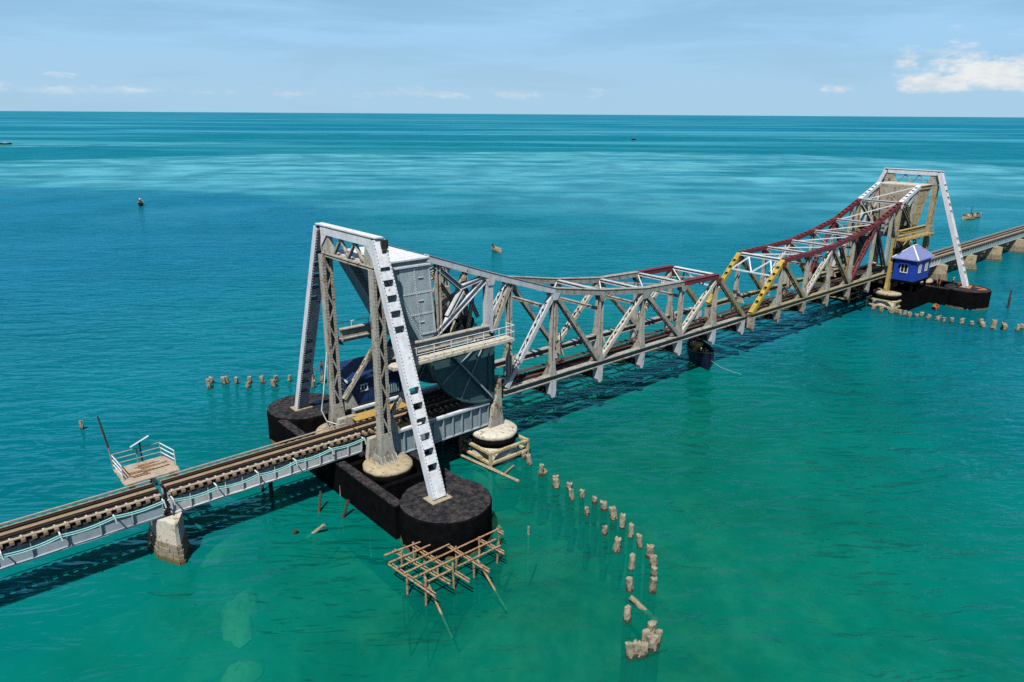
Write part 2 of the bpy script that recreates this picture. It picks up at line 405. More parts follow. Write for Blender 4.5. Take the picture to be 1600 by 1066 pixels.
# ripples: wind sea running across the channel, plus fine chop
ca, sa = math.cos(R(-38)), math.sin(R(-38))
wu = t.math('MULTIPLY_ADD', wpx, ca, t.math('MULTIPLY', wpy, sa)); wv = t.math('MULTIPLY_ADD', wpx, -sa, t.math('MULTIPLY', wpy, ca))
rip = t.comb(t.math('MULTIPLY', wu, .36), wv, 0)
w1 = t.noise(rip, .38, 3, .55, .6); w2 = t.noise(rip, 1.5, 3, .6, .5); w3 = t.noise(rip, 4.6, 2, .6, .3); w0 = t.noise(rip, .10, 3, .6, .8)
rdg = lambda n_: t.math('SUBTRACT', 1, t.math('ABSOLUTE', t.math('MULTIPLY_ADD', n_, 2.6, -1.3)))
w1 = t.math('ADD', t.math('MULTIPLY', rdg(w1), .45), t.math('MULTIPLY', w1, .55)); w2 = t.math('ADD', t.math('MULTIPLY', rdg(w2), .5), t.math('MULTIPLY', w2, .5))
wm_ = t.noise(rip, .85, 2, .5, .4)
hgt = t.math('ADD', t.math('MULTIPLY_ADD', w0, .9, t.math('MULTIPLY', w1, .80)), t.math('MULTIPLY_ADD', wm_, .34, t.math('MULTIPLY_ADD', w2, .09, t.math('MULTIPLY', w3, .014))))
amp = t.math('SUBTRACT', 1, t.math('MULTIPLY', slick, .35))
calm = t.noise(t.vmath('ADD', t.vmath('MULTIPLY', pos, (.022, .022, 0)), (2.3, 5.1, 0)), 1, 4, .55, .5)
amp = t.math('MULTIPLY', amp, t.step(calm, .36, .60, .55, 1.30))
bp = t.new('ShaderNodeBump'); bp.inputs['Distance'].default_value = 1.0; t.l.new(hgt, bp.inputs['Height']); t.put(bp.inputs['Strength'], t.math('MULTIPLY', amp, 1.0))
df = t.new('ShaderNodeBsdfDiffuse'); t.l.new(c, df.inputs[0])
gl = t.new('ShaderNodeBsdfGlossy'); gl.inputs[0].default_value = (.24, .84, 1, 1); t.put(gl.inputs['Roughness'], t.step(dist, 40, 600, .15, .28)); t.l.new(bp.outputs[0], gl.inputs['Normal'])
fr = t.new('ShaderNodeFresnel'); fr.inputs[0].default_value = 1.333; t.l.new(bp.outputs[0], fr.inputs[1])
fac = t.math('MINIMUM', t.math('MULTIPLY', t.math('SUBTRACT', fr.outputs[0], t.step(dist, 50, 400, .045, .28)), 1.9), t.step(dist, 60, 700, .42, .32), clamp=True)
sf = t.new('ShaderNodeMixShader'); t.l.new(fac, sf.inputs[0]); t.l.new(df.outputs[0], sf.inputs[1]); t.l.new(gl.outputs[0], sf.inputs[2])
# shallow clear water: part of the light passes to the bed
tr = t.new('ShaderNodeBsdfTransparent'); tr.inputs[0].default_value = (.38, .85, .66, 1)
ms = t.new('ShaderNodeMixShader'); t.put(ms.inputs[0], t.math('MULTIPLY', shoal, .60)); t.l.new(sf.outputs[0], ms.inputs[1]); t.l.new(tr.outputs[0], ms.inputs[2])
t.l.new(ms.outputs[0], out.inputs[0]); wm.node_tree.nodes.remove(bs)
MATS['sea_water'] = wm
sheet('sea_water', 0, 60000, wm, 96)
sheet('seabed', -4.2, 60000, MATS['sand'])

def mound(name, c, rx, ry, h, rot, label, m='sea_rock', rough=.18, n=28, seed=1, z0=-4.4):
    rng = random.Random(seed); mb = MB(); rings = 9; cs = math.cos(rot); sn = math.sin(rot)
    ph = [rng.uniform(0, 6.28) for _ in range(6)]
    def rad(a): return 1+rough*(math.sin(2*a+ph[0])*.5+math.sin(3*a+ph[1])*.5+math.sin(5*a+ph[2])*.35+math.sin(9*a+ph[3])*.25)
    for k in range(rings):
        f = 1-k/rings
        for i in range(n):
            a = 2*math.pi*i/n; r = f*rad(a) if h > 2 else f**.8*rad(a); x, y = math.cos(a)*rx*r, math.sin(a)*ry*r
            z = h*((1-f*f)**2 if h > 2 else 1-f**2.2)+(rng.uniform(-.08, .08) if 0 < k else 0)
            mb.v.append(Vector((c[0]+x*cs-y*sn, c[1]+x*sn+y*cs, z0+z)))
    mb.v.append(Vector((c[0], c[1], z0+h)))
    for k in range(rings-1):
        for i in range(n): mb.f.append((k*n+i, k*n+(i+1) % n, (k+1)*n+(i+1) % n, (k+1)*n+i))
    for i in range(n): mb.f.append(((rings-1)*n+i, (rings-1)*n+(i+1) % n, rings*n))
    o = mb.build(name, m, None, True)
    return o
def rock(c, rx, ry, rot, top, label, seed):
    mound('seabed_rise', c, rx*6, ry*7, 4.4+top-.62, rot, '', 'sand', .12, seed=seed+40)['kind'] = 'structure'
    return props(mound('sunken_rock', c, rx, ry, .75, rot, '', 'sea_rock', .22, seed=seed, z0=top-.75), label, 'rock')
rock((-28.7, -8.2, 0), 2.1, 1.05, R(62), -.14, 'pale rock under the water left of the scaffold, the larger of two', 3)
rock((-30.5, -12.7, 0), 1.25, .75, R(30), -.14, 'small pale rock under the water at the bottom edge of the photo', 5)
rock((-26.9, -1.5, 0), 1.7, .7, R(25), -.14, 'pale rubble under the water beside the left stone pier', 8)
mound('sandbank', (-15.5, -17.5, 0), 10, 6, 3.3, R(10), '', 'sand', .25, seed=11).__setitem__('kind', 'structure')

# ================================================================= approach spans
def track(parent, x0, x1, yc=0., zr=4.15, gauge=1.06, sleep=.5, ends=True, plank=True, ms='wood_sleeper', fit=True, mp='walk_plank'):
    """rails with inner guard rails on timber sleepers and a plank path between them, as parts of a span"""
    n = int((x1-x0)/sleep)
    for i in range(n):
        x = x0+(i+.5)*(x1-x0)/n
        o = piece('sleeper', (.21, 2.24, .16), ms, parent, (x, yc, zr-.26))
        if fit:
            for s_ in (-1, 1): piece('rail_clip', (.10, .14, .07), 'bright_fitting', o, (x+.05*s_, yc+s_*(gauge/2+.20), zr-.145))
    for s_ in (-1, 1):
        for off, nm in ((gauge/2, 'rail'), (gauge/2-.2, 'guard_rail')):
            mb = MB(); y = yc+s_*off
            mb.box((x0, y-.07, zr-.18), (x1, y+.07, zr-.15)); mb.box((x0, y-.012, zr-.149), (x1, y+.012, zr-.041)); mb.box((x0, y-.038, zr-.04), (x1, y+.038, zr))
            mb.build(nm, 'rail_steel', parent)
    if plank:
        L = 2.6; x = x0+.02
        while x < x1-.05:
            e = min(x+L, x1-.01)
            MB().box((x, yc-.26, zr-.178), (e-.015, yc+.26, zr-.12)).build('plank', mp, parent); x = e

def approach(x0, x1, label, style, pipe=False, stiff=1.05, near=True):
    mid = (x0+x1)/2
    sp = thing('approach_span', (mid, 0, 2.62), label, 'bridge span', 'approach girder spans')
    gm = style
    for s_ in (-1, 1):
        y = s_*.86; mb = MB()
        mb.box((x0, y-.21, 2.62), (x1, y+.21, 2.68)); mb.box((x0+.01, y-.02, 2.681), (x1-.01, y+.02, 3.659))
        g = mb.build('main_girder', gm, sp)
        MB().box((x0, y-.20, 3.66), (x1, y+.20, 3.72)).build('top_flange', 'dark_steel', g)  # dark colour paints in the shade of the gaps between sleepers
        n = int((x1-x0)/stiff)
        for i in range(n+1):
            x = x0+.06+(x1-x0-.12)*i/n
            for k in (-1, 1): piece('stiffener', (.05, .15, .96), gm, g, (x, y+k*.098, 3.17))
        MB().box((x0, y-.215, 2.605), (x1, y+.215, 2.619)).build('bottom_flange', 'white_paint' if gm == 'girder_blue' else 'girder_pale', g)
    for i in range(6):
        x = x0+.6+(x1-x0-1.2)*i/5
        MB().beam((x, -.83, 2.8), (x, .83, 3.55), .09, .09).beam((x, .83, 2.8), (x, -.83, 3.55), .09, .09, off=(.1, 0)).build('cross_brace', gm, sp)
    track(sp, x0+.02, x1-.02)
    for s_ in (-1, 1):
        x = x0+.03
        while x < x1-.1:
            e = min(x+2.15, x1-.02); MB().box((x, s_*.84-.10, 3.972), (e-.03, s_*.84+.10, 4.02)).build('running_board', 'grey_timber' if s_ < 0 else 'walk_plank', sp); x = e
    # cable tray ledge beyond the sleeper ends on the near side
    MB().box((x0, 1.26, 3.99), (x1, 1.36, 4.05)).build('edge_rail', 'grey_timber', sp)
    if pipe:
        for k in (0, .1):
            pts = []; L = x1-x0; bays = max(3, int(L/2.3))
            for i in range(bays*8+1):
                f = i/(bays*8); ph = (i % 8)/8
                pts.append((x0+L*f, -1.40-k*.5, 3.72-k-.13*math.sin(math.pi*ph)-.12*math.sin(f*5)))
            MB().path(pts, .035).build('service_pipe', 'pipe_cyan', sp)
        for i in range(bays+1):
            x = x0+L*i/bays; x = min(max(x, x0+.05), x1-.05)
            MB().beam((x, -1.0, 3.76), (x, -1.5, 3.76), .07, .05).beam((x, -1.48, 3.76), (x+.05, -1.5, 3.38), .07, .05, (0, 1, 0)).build('pipe_bracket', 'white_paint', sp)
    return sp

approach(-43.4, -30.02, 'blue grey plate girder span at the left edge of the photo', 'girder_blue', True, 1.55)
approach(-29.62, -16.75, 'pale plate girder span between left stone pier and near lift tower', 'girder_pale', True, 1.0)
RS = [(76.2, 89.3), (89.4, 102.6), (102.7, 116.0), (116.1, 129.4), (129.5, 142.8), (142.9, 156.2)]
RL = ['rusty white plate girder span just past the far lift tower', 'teal painted girder span, second beyond the far lift tower', 'teal painted girder span, third beyond the far lift tower',
      'teal painted girder span, fourth beyond the far lift tower', 'teal painted girder span at the right edge of the photo', 'teal painted girder span running out past the right edge of the photo']
for i, ((a, b), l) in enumerate(zip(RS, RL)): approach(a, b, l, 'girder_pale' if i == 0 else 'girder_teal', False, 1.1)

def stone_pier(x, label, seed, hx=.72, top=2.58, pale=True):
    rng = random.Random(seed)
    pr = thing('bridge_pier', (x, 0, -4), label, 'pier', 'masonry piers of the approach')
    def plan(k, ex=0): return [(x-hx-ex, -1.0*k), (x-.12, -2.25*k-ex), (x+.12, -2.25*k-ex), (x+hx+ex, -1.0*k), (x+hx+ex, 1.0*k), (x+.12, 2.25*k+ex), (x-.12, 2.25*k+ex), (x-hx-ex, 1.0*k)]
    MB().prism(plan(.93, -.08), -4, top-.02, 'z').build('core', 'stone', pr)
    cap = MB().prism(plan(1., .02), 1.15, top, 'z'); 
    for v in cap.v: v.x += rng.uniform(-.03, .03); v.y += rng.uniform(-.04, .04)
    cap.build('cap_block', 'concrete_pale' if pale else 'concrete_tan', pr)
    # rough masonry courses below the cap
    zc = 1.14; k = 0
    while zc > -.9:
        h = rng.uniform(.26, .36); ex = .05+k*.045; pl = plan(1.0+k*.02, ex); m = 'stone' if zc > .42 else 'algae_stone'
        for a, b in zip(pl, pl[1:]+pl[:1]):
            a, b = Vector((*a, 0)), Vector((*b, 0)); L = (b-a).length; nb = max(1, round(L/.62))
            if L < .4: nb = 1
            cuts = [0]+[(i+rng.uniform(-.2, .2))/nb for i in range(1, nb)]+[1]
            nrm = Vector((b-a).yx.to_3d()); nrm = Vector(((b-a).y, -(b-a).x, 0)).normalized()
            for c0, c1 in zip(cuts[:-1], cuts[1:]):
                p0, p1 = a.lerp(b, c0)+(b-a).normalized()*.015, a.lerp(b, c1)-(b-a).normalized()*.015; o = rng.uniform(0, .06); z1 = zc-.015; z0 = zc-h+.015
                i0, i1 = p0-nrm*.24, p1-nrm*.24; q0, q1 = p0+nrm*o, p1+nrm*o
                V = lambda p, z: (p.x, p.y, z+rng.uniform(-.012, .012))
                MB().hexa([V(i0, z0), V(i1, z0), V(q1, z0), V(q0, z0), V(i0, z1), V(i1, z1), V(q1, z1), V(q0, z1)]).build('stone_block', m, pr)
        zc -= h; k += 1
    # bearing blocks under the girders
    for s_ in (-1, 1): MB().box((x-.45, s_*.86-.25, top+.002), (x+.45, s_*.86+.25, 2.604)).build('bearing', 'dark_steel', pr)
    return pr
stone_pier(-29.82, 'pale stone pier with pointed nose under the left approach track', 1)
for i, (x, l) in enumerate(((89.35, 'tan masonry pier nearest the far lift tower'), (102.65, 'tan masonry pier, second beyond the far lift tower'),
                            (116.05, 'tan masonry pier, third beyond the far lift tower'), (129.45, 'tan masonry pier at the right edge of the photo'), (142.85, 'tan masonry pier behind the one at the right edge of the photo'))):
    stone_pier(x, l, 20+i, .9, pale=False)

# ================================================================= refuge platform beside the left track
rf = thing('refuge_platform', (-29.8, 2.8, 3.6), 'timber refuge platform with bent railing beside the left approach track', 'platform')
x = -31.38
for i in range(9):
    y0 = 1.46+i*.306; MB().box((-31.38+random.uniform(-.05, .05), y0+.012, 4.04), (-28.2+random.uniform(-.05, .05), y0+.294, 4.10+random.uniform(-.01, .01))).build('deck_plank', 'grey_timber', rf)
for x in (-31.0, -29.8, -28.6): MB().beam((x, .8, 3.9), (x, 4.2, 3.93), .16, .2).beam((x, .8, 2.9), (x, 3.4, 3.82), .1, .1).build('support_bracket', 'dark_steel', rf)
railing(rf, [(-31.3, 2.2, 4.1), (-31.36, 4.15, 4.1)], .95, 'white_paint', (1, .66, .33), r=.035)
railing(rf, [(-31.36, 4.15, 4.1), (-28.55, 4.1, 4.1)], 1.0, 'grey_timber', (1, .66, .33), r=.035)
railing(rf, [(-28.55, 4.1, 4.1), (-28.2, 2.4, 4.1)], .95, 'white_paint', (1, .66, .33), r=.035)
rng = random.Random(4)
for i in range(9):
    a = Vector((rng.uniform(-31, -30), 2.15+.18*i, 4.145)); b = a+Vector((rng.uniform(.9, 1.7), rng.uniform(-.12, .12), 0))
    o = MB().tube(a, b, .035, n=6).build('scrap_pipe', 'rusty_tube'); props(o, '%s thin rusty pipe from the track side on the refuge platform deck' % ORD[i], 'pipe', 'scrap pipes on the refuge platform')
pl = thing('lamp_pole', (-31.36, 4.22, 4.1), 'thin dark bent pole at the corner of the refuge platform', 'pole')
MB().tube((-31.36, 4.22, 4.1), (-31.45, 4.24, 5.6), .04, n=6).build('lower_pole', 'grey_timber', pl)
MB().tube((-31.45, 4.24, 5.6), (-31.72, 4.3, 7.75), .065, .05, n=6).build('upper_pole', 'dark_post', pl)
so = thing('solar_panel', (-29.75, 4.15, 4.1), 'small tilted solar panel on a dark post at the refuge platform', 'solar panel')
MB().tube((-29.7, 4.18, 4.1), (-29.7, 4.18, 5.42), .055, n=8).build('post', 'dark_steel', so)
pn = MB().beam((-30.25, 4.18, 5.28), (-29.15, 4.18, 5.72), .62, .045, (-.25, .4, .88)).build('panel', 'solar_glass', so)
[MB().beam((-30.27, 4.18, 5.27), (-29.13, 4.18, 5.725), .03, .07, (-.25, .4, .88), (k*.325, 0)).build('frame_bar', 'white_paint', pn) for k in (-1, 1)]

# ================================================================= the two lift towers, their foundations and track girders
XL = -16.37; YC = 3.4; YF = 9.6
def foundation(which):
    f = thing('foundation', (XL, 0, -4), 'black tarred foundation with round caissons under the %s lift tower' % which, 'foundation', 'black foundations of the lift towers')
    rng = random.Random(3)
    for s_ in (-1, 1):
        c = (XL+.35, s_*9.95, 0)
        o = MB().lathe(c, [(2.91, -4), (2.90, .15), (2.88, 1.3), (2.89, 2.30), (2.83, 2.46)], 56, .009, rng).build('caisson', 'tar_black', f, True)
        MB().lathe(c, [(2.82, 2.472), (2.74, 2.51), (1.5, 2.515)], 56, .016, rng).build('caisson_top', 'tar_top', o)
        MB().lathe(c, [(2.925, -.5), (2.925, .10), (2.905, .22)], 56, .006, rng).build('tide_band', 'algae_stone', o)
        MB().box((XL-.75, s_*YF-.55, 2.505), (XL+.75, s_*YF+.55, 2.56)).build('base_plate', 'concrete_tan', f)
    for i, x in enumerate((-18.55, -13.85)):
        for a, b in ((-8.5, -1.9), (-1.88, 1.88), (1.9, 8.5)):
            o = MB().box((x-.30, a, -4), (x+.30, b, 2.30)).build('cofferdam_wall', 'tar_black', f)
            MB().box((x-.32, a, 2.302), (x+.32, b, 2.40)).build('wall_coping', 'tar_top', o)
    for y in (-5.5, 5.5, -1.3, 1.3):
        MB().box((-18.24, y-.22, -4), (-14.16, y+.22, 2.1)).build('cross_wall', 'tar_black', f)
    for s_ in (-1, 1):
        c = (XL+.1, s_*(YC+.15), 0)
        p = MB().lathe(c, [(1.55, -4), (1.50, 1.7), (1.72, 2.0), (1.75, 2.35), (1.68, 2.42)], 40, .012, rng).build('column_pad', 'tar_black', f, True)
        MB().lathe(c, [(1.72, 2.36), (1.69, 2.56), (1.55, 2.70), (.9, 2.78)], 40, .02, rng).build('pad_cap', 'concrete_tan', p, True)
    return f
def front_pier(which, s_):
    rng = random.Random(9); side = 'camera side' if s_ < 0 else 'sea side'
    f = thing('rest_pier', (-6.45, s_*3.1, -4), 'round concrete rest pier of the %s leaf, %s' % (which, side), 'pier', 'round rest piers of the leaves')
    c = (-6.45, s_*3.1, 0)
    MB().lathe(c, [(1.85, -4), (1.80, .9), (1.65, 1.2)], 44, .01, rng).build('shaft', 'concrete_pale' if s_ < 0 else 'tar_black', f, True)
    MB().lathe(c, [(1.66, 1.21), (1.82, 1.5), (1.86, 1.72), (1.72, 1.80)], 44, .006, rng).build('collar', 'tar_black', f, True)
    MB().lathe(c, [(1.74, 1.81), (1.84, 1.95), (1.84, 2.15), (1.70, 2.28), (.8, 2.33)], 44, .012, rng).build('cap', 'concrete_pale' if not MIR[0] else 'concrete_tan', f, True)
    g = thing('fender_frame', (-6.45, s_*3.1, .2), 'rusty yellow steel fender frame round the %s rest pier, %s' % (which, side), 'frame', 'fender frames round the rest piers')
    hw = 1.86
    cs = [(-6.45-hw, s_*3.1-hw), (-6.45+hw, s_*3.1-hw), (-6.45+hw, s_*3.1+hw), (-6.45-hw, s_*3.1+hw)]
    for a, b in zip(cs, cs[1:]+cs[:1]):
        for z in (1.22, .42): MB().beam((*a, z), (*b, z), .26, .16).build('frame_beam', 'fender_cream', g)
    for a in cs: MB().beam((*a, -4), (*a, 1.36), .2, .2, (1, 0, 0)).build('frame_post', 'fender_cream', g)
    return f

def tower(which, col, leg):
    T = thing('lift_tower', (XL, 0, 2.5), '%s lift tower with splayed legs and lattice portal over the track' % which, 'tower', 'lift towers')
    yT = 3.62; zT = 18.2
    for s_ in (-1, 1):
        # splayed outer leg with square hand holes
        p = Vector((XL, s_*YF, 2.56)); q = Vector((XL, s_*(yT+.05), zT-.25))
        lg = battened('leg', p, q, .95, .52, (1, 0, 0), leg, T, .98, .56, end=1.75, solid=((.455, .62), (.93, 1)))
        d_ = (q-p).normalized(); n_ = d_.cross(Vector((1, 0, 0))).normalized(); rv = MB()
        for f in (-1, 1):
            for k in (-1, 1):
                e = Vector((k*.40, 0, 0))+n_*f*.268
                MB().beam(p+e, q+e, .11, .018, n_).build('edge_angle', leg, lg)
                L_ = (q-p).length; nr = int(L_/.22)
                for i in range(nr):
                    c_ = p+d_*(L_*(i+.5)/nr)+e+n_*f*.02; rv.box(c_-Vector((.028, .028, .028)), c_+Vector((.028, .028, .028)))
        props(rv.build('rivets', 'grey_paint', lg), kind='stuff')
        # upright column: two riveted halves tied by lacing
        for z0, z1, dxx in ((2.78, 16.1, 0),):
            cb = MB()
            for k in (-1, 1):
                cb.box((XL+k*.27-.11, s_*YC-.31, z0), (XL+k*.27+.11, s_*YC-.26, z1)); cb.box((XL+k*.27-.11, s_*YC+.26, z0), (XL+k*.27+.11, s_*YC+.31, z1))
                cb.box((XL+k*.36-.02, s_*YC-.259, z0), (XL+k*.36+.02, s_*YC+.259, z1))
            co = cb.build('column', col, T); rv = MB()
            for k in (-1, 1):
                for i in range(58):
                    zz = z0+.2+i*.225
                    for f in (-1, 1):
                        for e in (-.06, .06): rv.box((XL+k*.27+e-.025, s_*YC+f*.31-.02, zz-.025), (XL+k*.27+e+.025, s_*YC+f*.31+.02, zz+.025))
                    for e in (-.2, .2): rv.box((XL+k*.38-.02, s_*YC+e-.025, zz-.025), (XL+k*.38+.02, s_*YC+e+.025, zz+.025))
            props(rv.build('rivets', 'worn_cream', co), kind='stuff')
            lz = MB(); n = 9
            for f in (-1, 1):
                for i in range(n):
                    a = z0+2.2+(z1-z0-2.4)*i/n; b = z0+2.2+(z1-z0-2.4)*(i+1)/n; sg = 1 if i % 2 else -1
                    lz.beam((XL-sg*.24, s_*YC+f*.285, a), (XL+sg*.24, s_*YC+f*.285, b), .12, .02, (0, 1, 0))
            props(lz.build('lacing', 'worn_cream', co), kind='stuff')
            for f in (-1, 1):                                     # gusset feet
                MB().prism([(XL-.72, z0), (XL+.72, z0), (XL+.52, z0+.9), (XL+.39, z0+2.1), (XL-.39, z0+2.1), (XL-.52, z0+.9)], s_*YC+f*.312, s_*YC+f*.35).build('foot_plate', col, co)
            for i in range(5):
                xx = XL-.6+i*.3; MB().prism([(s_*YC-.75, z0), (s_*YC+.75, z0), (s_*YC+.42, z0+.5), (s_*YC-.42, z0+.5)], xx-.03, xx+.03, 'x').build('foot_rib', col, co)
    # portal head
    MB().box((XL-.30, -yT-.40, zT-.08), (XL+.30, yT+.40, zT)).build('portal_cover', leg, T)
    MB().box((XL-.24, -yT+.2, zT-.68), (XL-.18, yT-.2, zT-.081)).box((XL+.18, -yT+.2, zT-.68), (XL+.24, yT-.2, zT-.081)).build('portal_beam', leg, T)
    for s_ in (-1, 1):
        MB().prism([(s_*(yT+.30), zT-.081), (s_*(yT-.55), zT-.081), (s_*(yT-.55), zT-.7), (s_*(yT-1.15), zT-.72), (s_*(yT-1.5), zT-1.95), (s_*(yT+.0), zT-1.95), (s_*(yT+.30), zT-1.1)], XL-.15, XL+.15, 'x').build('corner_gusset', 'worn_column' if not MIR[0] else 'worn_cream', T)
        MB().prism([(s_*(yT-.2), zT-.7), (s_*(yT-1.0), zT-.7), (s_*(yT-.2), zT-1.5)], XL-.235, XL-.175, 'x').build('corner_bracket', leg, T)
    for y0, y1 in ((-1.9, -.95), (-.95, 0), (0, .95), (.95, 1.9)):
        za, zb = (zT-1.85, zT-.75) if y0 in (-1.9, 0) else (zT-.75, zT-1.85)
        MB().beam((XL, y0, za), (XL, y1, zb), .22, .12).build('portal_lattice', 'worn_cream', T)
    MB().ibeam((XL, -yT+.1, zT-2.08), (XL, yT-.1, zT-2.08), .5, .25).build('portal_sill', 'worn_cream', T)
    # horizontal girders to the leaf post, diagonal braces and walkways either side
    for s_ in (-1, 1):
        y = s_*3.05
        MB().ibeam((XL+.5, y, 10.2), (-6.9, y, 10.2), .42, .78).build('walkway_girder', 'worn_column' if not MIR[0] else 'ochre_steel', T)
        battened('knee_brace', (XL+.45, s_*2.95, 5.2), (-12.3, s_*2.95, 9.8), .34, .24, (0, 1, 0), 'worn_cream', T, 1.15, .7, end=.5)
        MB().prism([(XL+.5, 4.3), (XL+1.6, 4.3), (XL+1.0, 5.7), (XL+.5, 5.7)], s_*2.95-.04, s_*2.95+.04).build('knee_gusset', col, T)
        ww = MB().box((-16.0, s_*3.9-.5, 9.42), (-5.5, s_*3.9+.5, 9.62)); wk = ww.build('walkway', 'concrete_pale' if not MIR[0] else 'ochre_steel', T)
        for x in (-15.6, -13.2, -10.8, -8.4, -6.0): MB().beam((x, s_*3.2, 9.35), (x, s_*4.45, 9.35), .12, .14).build('walkway_bracket', 'dark_steel', wk)
        mr = 'white_paint' if not MIR[0] else 'ochre_steel'
        railing(wk, [(-15.6, s_*4.36, 9.62), (-5.55, s_*4.36, 9.62), (-5.55, s_*3.5, 9.62)], 1.0, mr, (1, .5), r=.032)
        # the front frame: dark post behind, tapered pedestal on the rest pier
        MB().ibeam((-6.55, s_*2.75, 2.34), (-6.55, s_*2.75, 10.0), .42, .6, (1, 0, 0)).build('front_post', 'dark_teal' if not MIR[0] else 'ochre_steel', T)
        MB().prism([(-6.95, 2.34), (-5.5, 2.34), (-5.72, 3.4), (-5.85, 6.4), (-6.1, 6.4), (-6.2, 4.9), (-6.6, 3.6)], s_*3.02-.22, s_*3.02+.22).build('pedestal', 'worn_cream' if not MIR[0] else 'ochre_steel', T)
    # added dark blocks standing in for the square holes at the near top corner
    if not MIR[0]:
        for z in (17.75, 17.1): MB().box((XL+.05, -yT-.62, z-.28), (XL+.5, -yT-.42, z+.28)).build('dark_hole_block', 'hull_dark', T)
    return T

def track_girders(which):
    g = thing('track_girder_span', (-11, 0, 2.6), 'deep plate girders carrying the rolling track beside the %s lift tower' % which, 'bridge span', 'rolling track girders')
    for s_ in (-1, 1):
        y = s_*2.72; x0, x1 = -15.4, -6.75
        mb = MB(); mb.box((x0, y-.27, 4.20), (x1, y+.27, 4.28)); mb.box((x0, y-.25, 2.50), (x1, y+.25, 2.57)); mb.box((x0+.01, y-.03, 2.571), (x1-.01, y+.03, 4.199))
        o = mb.build('track_girder', 'teal_grey' if not MIR[0] else 'ochre_steel', g)
        for i in range(11):
            x = x0+.08+(x1-x0-.16)*i/10
            for k in (-1, 1): piece('stiffener', (.06, .20, 1.6), 'teal_grey' if k == s_ else 'worn_column', o, (x, y+k*.132, 3.38))
        MB().box((x0, y-.12, 4.281), (x1, y+.12, 4.33)).build('tread_plate', 'white_paint', o)
    for x in (-15.2, -12.3, -9.4, -6.9): MB().ibeam((x, -2.4, 3.4), (x, 2.4, 3.4), .3, .7).build('floor_beam', 'dark_steel', g)
    for s_ in (-1, 1):
        for i in range(4):
            x = -15.9+i*2.3; MB().box((x, s_*1.85-.58, 3.93), (x+2.28, s_*1.85+.58, 3.985)).build('floor_plate', 'ochre_floor' if i < 2 else 'dark_steel', g)  # plates towards the leaf coloured dark: shade of the deck interior painted in
        MB().beam((-16.7, s_*.6, 3.55), (-5.4, s_*.6, 3.55), .25, .5).build('stringer', 'dark_steel', g)
    track(g, -16.7, -5.35, ms='wood_sleeper')
    [MB().prism([(-17.1, 2.6), (-15.45, 2.6), (-15.6, 4.1), (-16.9, 4.1)], s_*2.15-.2, s_*2.15+.2).build('end_bracket', 'worn_column', g) for s_ in (-1, 1)]
    MB().box((-17.1, -1.3, 2.42), (-15.8, 1.3, 2.58)).build('bearing_sill', 'dark_steel', g)
    return g

